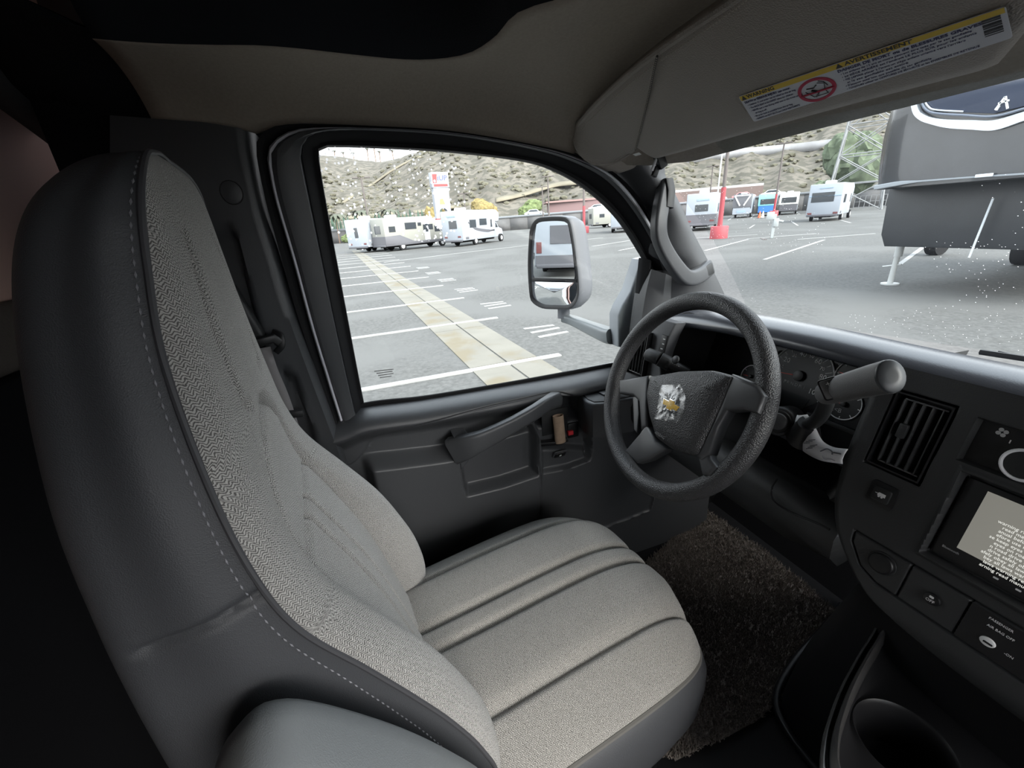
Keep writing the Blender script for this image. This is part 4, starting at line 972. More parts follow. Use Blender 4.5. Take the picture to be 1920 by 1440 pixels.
# fan control
fk = empty('fan_control', sz(-.03, .82)); adopt(fk, dash)
prism('fan_panel', [(-.048, -.0255), (.26, -.0255), (.26, .0255), (-.048, .0255)], .001, plast_b, fk, sfr(-.033, .8242, -.0105))
kc = (-.033, .8165)
ring_ = [sfr(*kc) @ Vector((.0165 * math.cos(t), .0165 * math.sin(t), .001)) for t in np.linspace(0, 2 * PI, 40)[:-1]]
sweep('knob_ring', ring_, circ(.0018, 8), chrome, fk, closed=True, up=tuple(sn))
prism('knob', [(.0150 * math.cos(t), .0150 * math.sin(t)) for t in np.linspace(0, 2 * PI, 33)[:-1]], .012, plast_d, fk, sfr(*kc, -.010), .002)
for k in range(4):
    t = k * PI / 2 + .5; a = sfr(-.062, .8415, -.0090) @ tb(.0032 * math.cos(t), .0032 * math.sin(t), 0)
    prism('fan_pictogram', [(.0022 * math.cos(u), .0022 * math.sin(u)) for u in np.linspace(0, 2 * PI, 13)[:-1]], .0003, M('dim_print', (.42, .42, .42), .6), fk, a)
prism('pointer_mark', [(-.0005, -.002), (.0005, -.002), (.0005, .002), (-.0005, .002)], .0003, wprint, fk, sfr(-.053, .8345, -.009))
# power socket cap, stability-off button, airbag-off lock
so = empty('power_socket', sz(-.1005, .636)); adopt(so, dash)
prism('socket_cap', [(.0145 * math.cos(t), .0135 * math.sin(t)) for t in np.linspace(0, 2 * PI, 33)[:-1]], .006, plast_b, so, sfr(-.1005, .6355), .003, 3)
prism('socket_ring', [(.0165 * math.cos(t), .0155 * math.sin(t)) for t in np.linspace(0, 2 * PI, 33)[:-1]], .002, plast_d, so, sfr(-.1005, .6355), .001)
ob_ = empty('stability_button', sz(-.0435, .631)); adopt(ob_, dash)
prism('key_cap', [(.0085 * math.cos(t), .0075 * math.sin(t)) for t in np.linspace(0, 2 * PI, 29)[:-1]], .004, plast_b, ob_, sfr(-.0435, .631), .002, 2)
text('lettering', 'OFF', .0050, sfr(-.0435, .6290, .0042), wprint, ob_, align='CENTER')
prism('car_pictogram', rrect(.0022, .0014, .0006, 1), .0002, wprint, ob_, sfr(-.0435, .6340, .0042))
ab = empty('airbag_lock', sz(.012, .628)); adopt(ab, dash)
prism('lock_plate', [(-.0265, -.0235), (.07, -.0235), (.07, .0235), (-.0265, .0235)], .0012, plast_b, ab, sfr(.0125, .631, -.0005))
text('lettering', 'PASSENGER', .0038, sfr(.0020, .6487, .001), wprint, ab)
text('lettering', 'AIR BAG OFF', .0038, sfr(.0035, .6405, .001), wprint, ab)
text('lettering', '-ON', .0038, sfr(.024, .6228, .001), wprint, ab)
prism('key_barrel', [(.0065 * math.cos(t), .0050 * math.sin(t)) for t in np.linspace(0, 2 * PI, 25)[:-1]], .003, M('pale_key_ring', (.75, .75, .75), .4), ab, sfr(.0105, .6235, .0005), .001)
prism('key_slot', rrect(.0040, .0011, .0008, 2), .0034, plast_b, ab, sfr(.0115, .6230, .0005))
# ---------------------------------------------------------------- car stereo in the stack
cs = empty('car_stereo', sz(.022, .732, -.01)); tag(cs, 'black double-height car stereo with a lit message screen in the dash', 'car stereo')
prism('body', [(-.0905, -.0520), (.0905, -.0520), (.0905, .0520), (-.0905, .0520)], .006, plast_b, cs, sfr(.0232, .732, -.012), .002)
scr = bpy.data.materials.new('message_screen'); scr.use_nodes = True
b_ = scr.node_tree.nodes['Principled BSDF']; b_.inputs['Base Color'].default_value = (.10, .10, .095, 1); b_.inputs['Roughness'].default_value = .08
b_.inputs['Emission Color'].default_value = (.62, .60, .52, 1); b_.inputs['Emission Strength'].default_value = .055
prism('screen', [(-.0715, -.0325), (.0715, -.0325), (.0715, .0450), (-.0715, .0450)], .0066, scr, cs, sfr(.0232, .732, -.012))
smsg = M('screen_lettering', (.35, .35, .33), .5, emit=(.8, .8, .75, .16))
for k in range(12):
    n_ = 30 + int(8 * math.sin(k * 1.7)); wds = 'warning read manual before use keep eyes on road drive safely obey all laws '
    text('screen_lettering', (wds * 3)[k * 7:k * 7 + n_], .0052, sfr(-.030 + (.004 if k % 4 else 0), .732 + (.018 - k * .0050) * math.cos(TS), -.0052), smsg, cs)
text('maker_lettering', 'Bluetooth', .0040, sfr(-.060, .732 - .0375, -.0056), M('dim_print', (.42, .42, .42), .6), cs)
for x in (-.01, .008, .026): prism('touch_key', rrect(.0022, .0010, .0004, 1), .0003, wprint, cs, sfr(x, .732 - .042, -.0058))

# ================================================================ ENGINE COVER AND CONSOLE
ec = empty('engine_cover', (-.05, .85, 0)); tag(ec, 'black moulded engine cover bulging beside the footwell', 'engine cover')
eb = resample([(-.36, 1.10, .03), (-.335, 1.0, .02), (-.306, .861, .01), (-.262, .745, .0), (-.20, .708, .0), (-.12, .70, .0), (.05, .69, .0), (.30, .70, .0), (.42, .85, .0)], 60)
em = resample([(-.31, 1.10, .28), (-.285, .98, .28), (-.255, .85, .27), (-.215, .755, .26), (-.16, .715, .26), (-.09, .70, .26), (.05, .69, .26), (.27, .70, .26), (.38, .85, .26)], 60)
et = resample([(-.24, 1.10, .50), (-.225, .98, .50), (-.20, .84, .50), (-.165, .745, .49), (-.12, .70, .48), (-.06, .685, .48), (.05, .675, .48), (.22, .69, .48), (.30, .85, .48)], 60)
loft('cover', [eb, eb * .6 + em * .4 + np.array([-.008, -.004, 0]), em, em * .5 + et * .5, et, et + np.array([.05, .06, .05])], M('engine_cover_black', (.008, .008, .009), .55, .35, bump=(700, .2, 'noise')), ec)
tube('base_lip', eb + np.array([-.006, -.008, .012]), .009, plast_b, ec, n=10)
con = empty('console_tray', (.03, .55, .25)); tag(con, 'black console tray with a round cup holder under the dash', 'console')
rp_ = resample([(-.137, .740), (-.122, .672), (-.106, .616), (-.088, .560), (-.068, .509), (-.048, .467), (-.020, .430), (.03, .41), (.10, .42), (.17, .47), (.20, .56), (.205, .68), (.15, .76), (.0, .79), (-.11, .785)], 96, closed=True)
rc = rp_.mean(0)
def rim_(k, z, zf=None): return [((rc[0] + (x - rc[0]) * k), rc[1] + (y - rc[1]) * k, z) for x, y in rp_]
gloss = M('console_plastic', (.045, .044, .044), .26, .6)
loft('outer_wall', [rim_(.80, .24), rim_(.90, .33), rim_(.955, .385), rim_(.99, .405), rim_(1.0, .414), rim_(.995, .421), rim_(.975, .423), rim_(.955, .418), rim_(.94, .419), rim_(.925, .432), rim_(.905, .436), rim_(.885, .430), rim_(.87, .405)], gloss, con, cu=True, smooth=70)
cupc = np.array([-.016, .588])
ang = [math.atan2(y - cupc[1], x - cupc[0]) for x, y in rp_]
def cupr(r, z): return [(cupc[0] + r * math.cos(a), cupc[1] + r * math.sin(a), z) for a in ang]
loft('tray_floor', [rim_(.872, .407), [((a[0] + b[0]) / 2, (a[1] + b[1]) / 2, .392) for a, b in zip(rim_(.872, 0), cupr(.056, 0))], cupr(.060, .392), cupr(.056, .3935), cupr(.0525, .389), cupr(.050, .36), cupr(.046, .318), cupr(.01, .316)], plast_b, con, cu=True, caps=False, smooth=70)
# ================================================================ FLOOR MAT
fm = empty('floor_mat', (-.5, .75, .0)); tag(fm, 'brown grey shaggy carpet mat in the driver footwell', 'mat')
def fz(y): return np.interp(y, [-9, .95, 1.10, 1.3], [0, 0, .05, .32])
mo = [onZ((1568, 1151), .04), onZ((1505, 1245), .02), onZ((1474, 1298), .02), onZ((1420, 1338), .02), onZ((1362, 1370), .02), onZ((1268, 1415), .02), V(-.34, .34, 0), V(-.70, .36, 0), V(-.735, .62, 0), onZ((1214, 1048), .03), onZ((1317, 951), .05), onZ((1429, 1034), .045), onZ((1496, 1092), .04)]
mo = [(p_[0], p_[1]) for p_ in mo]
gx, gy = np.meshgrid(np.linspace(-.87, -.22, 120), np.linspace(.32, 1.12, 140), indexing='ij')
sd_ = sdf_poly(gx, gy, mo)
vid = -np.ones(gx.shape, int); v = []; f = []
for i in range(gx.shape[0]):
    for j in range(gx.shape[1]):
        if sd_[i, j] < .004: vid[i, j] = len(v); v.append((gx[i, j], gy[i, j], float(fz(gy[i, j])) + .011))
for i in range(gx.shape[0] - 1):
    for j in range(gx.shape[1] - 1):
        q = (vid[i, j], vid[i + 1, j], vid[i + 1, j + 1], vid[i, j + 1])
        if min(q) >= 0: f.append(q)
mesh('backing', v, f, pile_m, fm, solid=.009, off=-1)
NT = 42000
tx, ty = rng.uniform(-.87, -.22, NT * 2), rng.uniform(.32, 1.12, NT * 2)
ok = sdf_poly(tx, ty, mo) < .006 + rng.uniform(-.004, .003, NT * 2); tx, ty = tx[ok][:NT], ty[ok][:NT]
n_ = len(tx); hz = rng.uniform(.006, .014, n_); lx_, ly_ = rng.normal(0, .0035, n_), rng.normal(0, .0035, n_); th = rng.uniform(0, 2 * PI, n_); rr2 = rng.uniform(.0012, .0022, n_)
bz = fz(ty) + .010
vv = np.zeros((n_, 4, 3))
for k in range(3):
    vv[:, k, 0] = tx + rr2 * np.cos(th + k * 2.094); vv[:, k, 1] = ty + rr2 * np.sin(th + k * 2.094); vv[:, k, 2] = bz
vv[:, 3, 0] = tx + lx_; vv[:, 3, 1] = ty + ly_; vv[:, 3, 2] = bz + hz
base = np.arange(n_)[:, None] * 4
ff = np.concatenate([base + np.array([[0, 1, 3]]), base + np.array([[1, 2, 3]]), base + np.array([[2, 0, 3]])])
pl_ = mesh('pile', vv.reshape(-1, 3), ff, pile_m, fm, smooth=0); pl_['kind'] = 'stuff'

# ================================================================ SUN VISOR
vz = empty('sun_visor', onX((1240, 290), -.66)); tag(vz, 'beige padded sun visor with a bilingual warning sticker', 'sun visor')
vA = np.array(onX((1240, 290), -.66)); vB = np.array(onX((1085, 240), -.66))
vdir = np.array([0, -math.cos(math.radians(24)), math.sin(math.radians(24))]); vn = np.cross([1., 0, 0], vdir); vn = vn if vn[2] < 0 else -vn     # vn looks down at the camera
def v3(q, off=0.):
    P_ = onP(q, vA, vn)
    if P_[0] < -.765: P_ = onX(q, -.765)                      # the end cap bends round beside the door
    return P_ + Vector(vn) * off
rear_e = [(1081, 254), (1083, 242), (1092, 222), (1130, 180), (1200, 118), (1290, 52), (1370, -2), (1440, -55), (1530, -120), (1660, -215), (1800, -310)]
frnt_e = [(1081, 254), (1084, 272), (1092, 286), (1116, 302), (1150, 300), (1183, 283), (1197, 270), (1211, 279), (1226, 290), (1246, 288), (1400, 243), (1600, 186), (1760, 143), (1858, 115), (1885, 92), (1950, 10), (2050, -120)]
RE_, FE_ = resample([v3(q) for q in rear_e], 110), resample([v3(q) for q in frnt_e], 110)
# spread both edges evenly along the visor so that the ribs stay straight
rows = []
for k in range(17):
    t = k / 16; rows.append(RE_ * (1 - t) + FE_ * t + vn * (.004 * math.sin(PI * t)) - vn * (.004 * (2 * t - 1) ** 6))
loft('visor_board', rows, visor_m, vz, solid=.018, off=0, smooth=70)
ed_px = [(1440, -50), (1372, 4), (1294, 60), (1206, 125), (1137, 186), (1099, 226), (1089, 254), (1097, 280), (1117, 296), (1148, 294), (1180, 278)]
edge_ = resample([v3(q, .0125) for q in ed_px], 140)
vth = M('visor_thread', (.46, .42, .36), .8)
stitches('stitching', edge_, .0048, .0036, .0011, vz, vth)
tube('edge_piping', resample([v3(q, .004) for q in rear_e[:8][::-1] + frnt_e[1:6]], 140), .0048, visor_m, vz, n=8)
sl = resample([v3(q, .0135) for q in ((1240, 84), (1232, 120), (1222, 165), (1210, 215), (1196, 268))], 50)
tube('end_seam', sl, .0016, M('dark_seam_line', (.06, .055, .05), .9), vz, n=6)  # thin dark tube laid along the stitched seam groove
stitches('stitching', sl + vn * .0014, .0048, .0036, .0010, vz, vth)
tgp = v3((1199, 277), .0125); prism('care_tag', [(-.010, -.004), (.010, -.004), (.010, .004), (-.010, .004)], .001, M('tag_white', (.75, .75, .72), .6), vz, plane_frame(tgp, (1, 0, 0), np.cross(vn, [1., 0, 0])))
# warning sticker
c_tl, c_tr, c_bl, c_br = [np.array(v3(q, .0142)) for q in ((1393, 160), (1905, -26), (1422, 209), (1917, 36))]
LW = np.linalg.norm((c_tr + c_br - c_tl - c_bl) / 2); LH = np.linalg.norm((c_tl + c_tr - c_bl - c_br) / 2)
STK = Matrix.Identity(4)
swhite, syel, sblk, snavy = M('sticker_white', (.62, .63, .66), .5), M('sticker_yellow', (.68, .47, .03), .5), M('sticker_black', (.012, .012, .014), .6), M('sticker_navy', (.03, .03, .10), .6)
stk = empty('warning_sticker', tuple(c_bl)); adopt(stk, vz)
prism('paper', rrect(LW / 2, LH / 2, .003, 3), .0003, swhite, stk, STK @ tb(LW / 2, LH / 2, 0))
bh = LH * .17
prism('yellow_band', [(.001, LH - bh), (LW - .001, LH - bh), (LW - .001, LH - .0008), (.001, LH - .0008)], .0005, syel, stk, STK)
z_ = .0006
def tri(x, y, s): prism('warning_triangle', [(x, y), (x + s, y), (x + s / 2, y + s)], z_ + .0002, sblk, stk, STK)
tri(.003, LH - bh * .9, bh * .8); fx = LW * .485; tri(fx, LH - bh * .9, bh * .8)
lts = [('WARNING', .012, LH - bh * .52, bh * .95, sblk, .0002, .0), ('AVERTISSEMENT', fx + .010, LH - bh * .52, bh * .95, sblk, .0002, .0)]
yl_ = LH - bh
lts += [('DEATH or SERIOUS INJURY can occur.', .004, yl_ - LH * .085, LH * .105, snavy, .00012, LW * .255),
        ('• Children 12 and under can be killed by the air bag', .006, yl_ - LH * .20, LH * .088, snavy, 0, LW * .265), ('• The BACK SEAT is the SAFEST place for children', .006, yl_ - LH * .31, LH * .088, snavy, 0, LW * .245),
        ('• NEVER put a rear-facing child seat in the front unless', .006, yl_ - LH * .42, LH * .088, snavy, 0, LW * .285), ('  air bag is off.', .008, yl_ - LH * .53, LH * .088, snavy, 0, LW * .07),
        ('• Sit as far back as possible from the air bag', .006, yl_ - LH * .64, LH * .088, snavy, 0, LW * .22), ('• ALWAYS use SEAT BELTS and CHILD RESTRAINTS', .006, yl_ - LH * .75, LH * .088, snavy, 0, LW * .25)]
lts += [('DANGER DE MORT ou de BLESSURES GRAVES', fx, yl_ - LH * .085, LH * .12, snavy, .00015, LW * .455)]
for k, (s_, wf) in enumerate((('• Les enfants de 12 ans et moins peuvent être tués par le sac gonflable', .42), ('• Le SIÈGE ARRIÈRE est l’endroit LE PLUS SÛR pour les enfants', .43), ('• NE JAMAIS placer à l’avant un siège enfant orienté vers l’arrière', .40), ('  si le sac gonflable est activé', .22), ('• S’asseoir aussi loin que possible du sac gonflable', .30), ('• TOUJOURS utiliser les CEINTURES DE SÉCURITÉ et les ENSEMBLES DE RETENUE', .43))):
    lts.append((s_, fx + .002, yl_ - LH * (.20 + .108 * k), LH * .088, snavy, 0, LW * wf))
tobs = [text('t', s_, h_, STK @ tb(x, y, z_), m_, None, .00008, 'LEFT', bo, width=(w_ or None)) for s_, x, y, h_, m_, bo, w_ in lts]
le = join('lettering', tobs, None, stk); le['kind'] = 'stuff'
# prohibition pictogram
pcx, pcy, pr_ = LW * .375, LH * .40, LH * .36
prs = [STK @ Vector((pcx + pr_ * 1.1 * math.cos(t), pcy + pr_ * math.sin(t), z_)) for t in np.linspace(0, 2 * PI, 48)[:-1]]
sweep('prohibition_ring', prs, rrect(.0022, .0003, .0002, 1), M('sticker_red', (.42, .02, .06), .6), stk, closed=True, up=(0, 0, 1))
tube('prohibition_bar', [STK @ Vector((pcx - pr_ * 1.05, pcy - .003, z_ + .0006)), STK @ Vector((pcx + pr_ * 1.05, pcy - .003, z_ + .0006))], .0011, M('sticker_red', (.42, .02, .06), .6), stk, n=6)
for pts_, r_ in (([(-.3, .1), (.1, -.25), (-.15, -.6)], .0014), ([(-.55, .35), (-.1, .25), (.1, .45)], .0008), ([(-.7, .1), (-.3, -.6), (.6, -.6), (.5, -.2)], .0004), ([(.2, .6), (.6, .4), (.5, -.1), (.1, -.2)], .0004), ([(.3, .75), (.6, .55), (.75, .1)], .0004)):
    tube('pictogram_figure', [STK @ Vector((pcx + x * pr_, pcy + y * pr_, z_)) for x, y in pts_], r_, sblk, stk, n=5)
for k in range(9): prism('bar_code', [(LW - .016, LH * .30 + k * LH * .058), (LW - .004, LH * .30 + k * LH * .058), (LW - .004, LH * .30 + k * LH * .058 + LH * (.02 + .015 * (k % 3))), (LW - .016, LH * .30 + k * LH * .058 + LH * (.02 + .015 * (k % 3)))], z_, sblk, stk, STK)
for ch_ in stk.children:          # lay the flat sticker on the slightly bowed visor
    for v_ in ch_.data.vertices:
        u_, w_ = v_.co.x / LW, v_.co.y / LH
        q_ = (c_bl * (1 - u_) + c_br * u_) * (1 - w_) + (c_tl * (1 - u_) + c_tr * u_) * w_ + vn * v_.co.z
        v_.co = q_
# beige moulding under the visor end
bm_ = prism('trim_5', [yz_ for yz_ in [tuple(onX(q, -.775)[1:]) for q in ((1080, 286), (1108, 302), (1140, 318), (1165, 324), (1195, 314), (1222, 298), (1232, 284), (1215, 262), (1150, 240), (1085, 240))]], .035, visor_m, None, plane_frame((-.80, 0, 0), (0, 1, 0), (0, 0, 1)), .018, 4, back=.02, smooth=70)
struct(bm_); tag(bm_, 'beige moulding at the pillar top under the visor end', 'trim')

# ================================================================ OUTSIDE
G = -.85                                             # car park level below the cab floor
asph = M('grey_asphalt', (.082, .082, .079), .9, .2, var=(16, .22), var2=(.35, (.097, .097, .094), .55), bump=(60, .25, 'noise'))
concrete = M('pale_concrete', (.150, .143, .124), .9, .2, var=(1.6, .10), var2=(1.1, (.135, .118, .085), .60))
paint = M('white_road_paint', (.26, .26, .255), .85, .2, var=(3, .12))
def az_pt(az, r, z=G):
    a = math.radians(az); return V(EYE[0] - r * math.cos(a), EYE[1] + r * math.sin(a), z)
gr = mesh('ground', [(-420, -160, G), (160, -160, G), (160, 420, G), (-420, 420, G)], [(0, 1, 2, 3)], asph, smooth=0); struct(gr)
tag(gr, 'worn grey asphalt car park marked with white stall lines', 'ground')
def slab(name, quad, h, mat, parent=gr):
    v = [(x, y, G) for x, y in quad] + [(x, y, G + h) for x, y in quad]; n = len(quad)
    return mesh(name, v, [tuple(range(n, 2 * n))] + [(i, (i + 1) % n, n + (i + 1) % n, n + i) for i in range(n)], mat, parent, smooth=0)
# concrete drainage strip, laid in bays
sa, sb2 = np.array([-3.0, 1.32]), np.array([-52., -.50]); sc1, sd2 = np.array([-3.0, 2.38]), np.array([-52., .25])
bays = np.r_[np.linspace(0, .4, 9), np.linspace(.45, 1, 9)]
for t0, t1 in zip(bays[:-1], bays[1:]):
    mid = lambda t: (sa * (1 - t) + sb2 * t) * .48 + (sc1 * (1 - t) + sd2 * t) * .52
    t1_ = t1 - .0004
    for A_, B_ in (((sa, sb2), None), (None, (sc1, sd2))):
        if A_: q = [sa * (1 - t0) + sb2 * t0, sa * (1 - t1_) + sb2 * t1_, mid(t1_), mid(t0)]
        else: q = [mid(t0) + np.array([0, .03]), mid(t1_) + np.array([0, .03]), sc1 * (1 - t1_) + sd2 * t1_, sc1 * (1 - t0) + sd2 * t0]
        slab('concrete_slab', [tuple(x) for x in q], .012, concrete)
for k in range(14):
    x = -5.35 - 3.1 * k
    slab('stall_line', [(x - .06, -7.0), (x + .06, -7.0), (x + .06, 2.62), (x - .06, 2.62)], .018, paint)
    if k < 6:
        for j, dx in enumerate((-.30, -.12, .06)):
            slab('stall_number', [(x - 1.3 + dx * 2, 2.75), (x - 1.2 + dx * 2, 2.75), (x - 1.25 + dx * 2 + .12 * (j == 0), 3.35), (x - 1.35 + dx * 2 + .12 * (j == 0), 3.35)], .006, paint)
def gl_line(a, b, wd=.13):
    pa, pb = np.array(onZ(a, G))[:2], np.array(onZ(b, G))[:2]; d_ = pb - pa; n2 = np.array([-d_[1], d_[0]]) / np.linalg.norm(d_) * wd / 2
    slab('stall_line', [tuple(pa - n2), tuple(pb - n2), tuple(pb + n2), tuple(pa + n2)], .01, paint)
for a, b in (((1433, 487), (1545, 450)), ((1322, 470), (1402, 449)), ((1685, 497), (1733, 462)), ((1495, 449), (1640, 438)), ((1400, 448), (1530, 438)), ((1405, 428), (1414, 422)), ((1485, 416), (1496, 423)), ((1573, 412), (1595, 418)), ((1365, 413), (1374, 407)), ((1408, 409), (1414, 403)), ((1490, 396), (1500, 402)), ((1300, 447), (1420, 440)), ((720, 492), (900, 470)), ((900, 470), (1000, 459)), ((1040, 455), (1130, 446)), ((1110, 462), (1200, 448)), ((1160, 470), (1215, 459))): gl_line(a, b)
# --- hillside
crest_px = [(300, 300), (470, 296), (560, 294), (597, 290), (640, 296), (680, 302), (715, 303), (745, 297), (780, 286), (830, 279), (900, 268), (1000, 255), (1200, 240), (1400, 238), (1500, 232), (1560, 222), (1600, 210), (1640, 198), (1720, 180), (1900, 160), (2400, 150)]
caz, cel = [], []
for q in crest_px:
    d_ = ray(q); caz.append(math.degrees(math.atan2(d_[1], -d_[0]))); cel.append(d_[2] / math.hypot(d_[0], d_[1]))
caz, cel = np.array(caz), np.array(cel)
def terr(az, r):
    """height of the ground at azimuth az (degrees from -X towards +Y) and distance r"""
    e = np.interp(az, caz, cel); rc_ = np.interp(az, [-40, 0, 6, 12, 60, 110], [330, 320, 270, 210, 230, 260]); r0 = np.interp(az, [-40, 5, 30, 110], [120, 112, 112, 118])
    t = np.clip((r - r0) / (rc_ - r0), 0, 1.25)
    prof = np.where(t < 1, t * t * (3 - 2 * t) * .55 + t * .45, 1 - (t - 1) * .6)
    nz = 1.1 * np.sin(az * .55 + r * .031) * np.sin(r * .047 + 1.3) + .7 * np.sin(az * 1.7 + .4 + r * .02)
    return G + (rc_ * e + EYE[2] - G) * prof + nz * np.clip(t * 3, 0, 1) * np.clip((1.0 - t) * 3, 0, 1)
azs = np.linspace(-38, 108, 190); rs = np.r_[np.linspace(100, 330, 90), np.linspace(335, 420, 12)]
hv = []
for a in azs:
    for r in rs:
        pt_ = az_pt(a, r); z = float(terr(a, r)); hv.append((pt_[0], pt_[1], z + (noise.noise(Vector((pt_[0] * .06, pt_[1] * .06, 0))) * .7 if z > G + .5 else -.05)))
hillm = M('dry_grass_hillside', (.118, .107, .090), .95, .1, var=(.08, .18), var2=(.42, (.074, .070, .058), .49))  # tan greyed so the base colour carries the distance haze
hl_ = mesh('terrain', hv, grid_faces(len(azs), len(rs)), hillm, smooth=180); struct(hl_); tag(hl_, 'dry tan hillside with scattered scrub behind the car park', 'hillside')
def hit(q):
    d_ = ray(q); hxy = math.hypot(d_[0], d_[1]); a = math.degrees(math.atan2(d_[1], -d_[0]))
    for r in np.arange(100, 400, 1.5):
        if EYE[2] + d_[2] * r / hxy < float(terr(a, r)): return az_pt(a, r, float(terr(a, r)))
    return az_pt(a, 300, float(terr(a, 300)))
gold = M('pale_gold_grass', (.165, .148, .112), .95, .1, var=(.2, .15))
def trackway(name, pxs, wd, mat, lab_, cat, up=.35):
    P = resample([hit(q) for q in pxs], 60); rows = []
    for off in (-wd / 2, 0, wd / 2): rows.append([p_ + np.array([0, 0, up + off * .35]) for p_ in P])
    d_ = np.array([p_ - np.array(EYE) for p_ in P]); d_[:, 2] = 0; d_ /= np.linalg.norm(d_, axis=1, keepdims=True)
    rows = [rows[i] + d_ * o_ for i, o_ in enumerate((-wd / 2, 0, wd / 2))]
    o = loft(name, rows, mat, solid=.3); struct(o); tag(o, lab_, cat); return o
trackway('path', [(612, 402), (660, 372), (700, 345), (735, 322), (765, 305), (790, 296)], 3.0, gold, 'pale dry grass track climbing the round hill', 'track', .25)
trackway('path.001', [(930, 378), (980, 368), (1040, 352), (1090, 343), (1140, 335), (1200, 318)], 4.0, gold, 'pale dry grass track running along the slope over the retaining wall', 'track', .25)
trackway('path.002', [(640, 412), (720, 404), (800, 398), (900, 384)], 2.5, gold, 'pale grass bank above the cypress row', 'track', .25)
# pale retaining barrier across the hillside
P = resample([hit(q) for q in ((1255, 307), (1330, 298), (1400, 290), (1480, 281), (1560, 272), (1640, 262))], 40)
cb = loft('wall_hillside', [P + np.array([0, 0, -1]), P + np.array([0, 0, 1.6])], M('barrier_grey', (.25, .25, .255), .9, .1, var=(.3, .15)), solid=.5); struct(cb); tag(cb, 'long pale barrier across the dry hillside', 'barrier')
# retaining wall at the edge of the car park with a road on top
wp2 = [az_pt(a, r) for a, r in ((-12, 101), (0, 98), (10, 97), (20, 98), (30, 99), (40, 101), (50, 103), (60, 104), (75, 104))]
WPp = resample(wp2, 80)
rwll = empty('wall_retaining', tuple(WPp[0])); struct(rwll); tag(rwll, 'long grey block retaining wall behind the parked motorhomes', 'wall')
wgrey = M('retaining_wall_grey', (.10, .10, .102), .9, .1, var=(.4, .12)); wcap = M('wall_cap_grey', (.16, .172, .185), .9)
for i in range(0, 79, 2):
    a_, b2 = WPp[i], WPp[min(i + 2, 79)]; hh = 2.2 + .9 * i / 79
    loft('wall_panel', [[a_ + np.array([0, 0, z]), b2 - (b2 - a_) * .01 + np.array([0, 0, z])] for z in (0, hh)], wgrey, rwll, solid=.3)
loft('wall_cap', [[q + np.array([0, 0, 2.2 + .9 * i / 79 + dz_]) for i, q in enumerate(WPp)] for dz_ in (0, .45)], wcap, rwll, solid=.5)
# road deck carried behind the wall
def wall_r(az): return float(np.interp(az, [-12, 0, 10, 20, 30, 40, 50, 60, 75], [101, 98, 97, 98, 99, 101, 103, 104, 104]))
def wall_h(az): return 2.2 + .9 * float(np.clip((az + 12) / 87, 0, 1))
daz = np.linspace(-12, 75, 60)
rdk = loft('road', [[az_pt(a, wall_r(a) + o_, G + wall_h(a) - .05) for a in daz] for o_ in (.3, 4.0, 8.0)], M('road_deck_grey', (.10, .10, .10), .9), solid=.25, off=-1); struct(rdk); tag(rdk, 'grey road running along the top of the retaining wall', 'road')
# low building with a pale flat roof
bl = empty('warehouse', tuple(onD((1345, 372), 108))); tag(bl, 'low long building with a pale flat roof beyond the retaining wall', 'building')
ra, rb, rc2, rd = onD((1258, 372), 112), onD((1432, 347), 114), onD((1388, 338), 132), onD((1258, 352), 132)
zr = onD((1345, 362), 113)[2]
ro_ = [(q[0], q[1]) for q in (ra, rb, rc2, rd)]
prism('roof', ro_, zr + 1.3, M('pale_roof', (.40, .40, .40), .8), bl, back=-(zr + .8)); prism('walls', [(x * .995, y * .995) for x, y in ro_], zr + .8, M('brown_wall', (.16, .12, .11), .9), bl, back=-G)
bl2 = empty('maroon_building', tuple(onD((1110, 385), 112))); tag(bl2, 'low maroon-walled building on the slope beyond the retaining wall', 'building')
q0, q1 = onD((1030, 392), 112), onD((1135, 378), 112); 
prism('walls', [(q0[0], q0[1]), (q1[0], q1[1]), (q1[0] - 8, q1[1] + 3), (q0[0] - 8, q0[1] + 3)], q1[2] + .6, M('maroon_wall', (.20, .13, .13), .9), bl2, back=-G)
prism('roof', [(q0[0] + .5, q0[1] - 1), (q1[0] + .5, q1[1] + 1), (q1[0] - 9, q1[1] + 4), (q0[0] - 9, q0[1] + 2)], q1[2] + 1.0, M('maroon_roof', (.26, .17, .16), .9), bl2, back=-(q1[2] + .6))

# --- parked cars on the road above
def car(px_, dist, z, head, colr, lab_):
    d_ = ray(px_); az_ = math.degrees(math.atan2(d_[1], -d_[0])); P_ = az_pt(az_, wall_r(az_) + dist); z = G + wall_h(az_) - .03; head = az_ + 88
    r = empty('parked_car', (P_[0], P_[1], z), PI - math.radians(head)); tag(r, lab_, 'car', 'cars on the road above the wall')
    cm = M('car_paint_%d' % int(colr[0] * 100), colr, .35, .5, coat=.3)
    prism('body', [(-2.2, .3), (-2.2, .8), (-1.7, .95), (-1.0, 1.42), (.5, 1.45), (1.2, .95), (2.0, .82), (2.2, .6), (2.2, .3)], .85, cm, r, Matrix.Rotation(PI / 2, 4, 'X'), .08, 2, back=.85, local=True)
    prism('side_glass', [(-1.45, .95), (-.95, 1.34), (.45, 1.36), (1.0, .95)], .87, M('car_glass', (.04, .05, .06), .15), r, Matrix.Rotation(PI / 2, 4, 'X'), back=.87, local=True)
    for sx2 in (-1.35, 1.35):
        for sy in (-.78, .78): cyl('wheel', (sx2, sy - .1, .32), (sx2, sy + .1, .32), .32, rubber, r, 14, local=True)
car((1122, 385), 2.6, 1.62, 95, (.75, .78, .80), 'white car parked above the wall by the maroon building')
car((1002, 405), 2.6, 1.38, 95, (.60, .63, .68), 'silver car above the wall beside the round green tree')
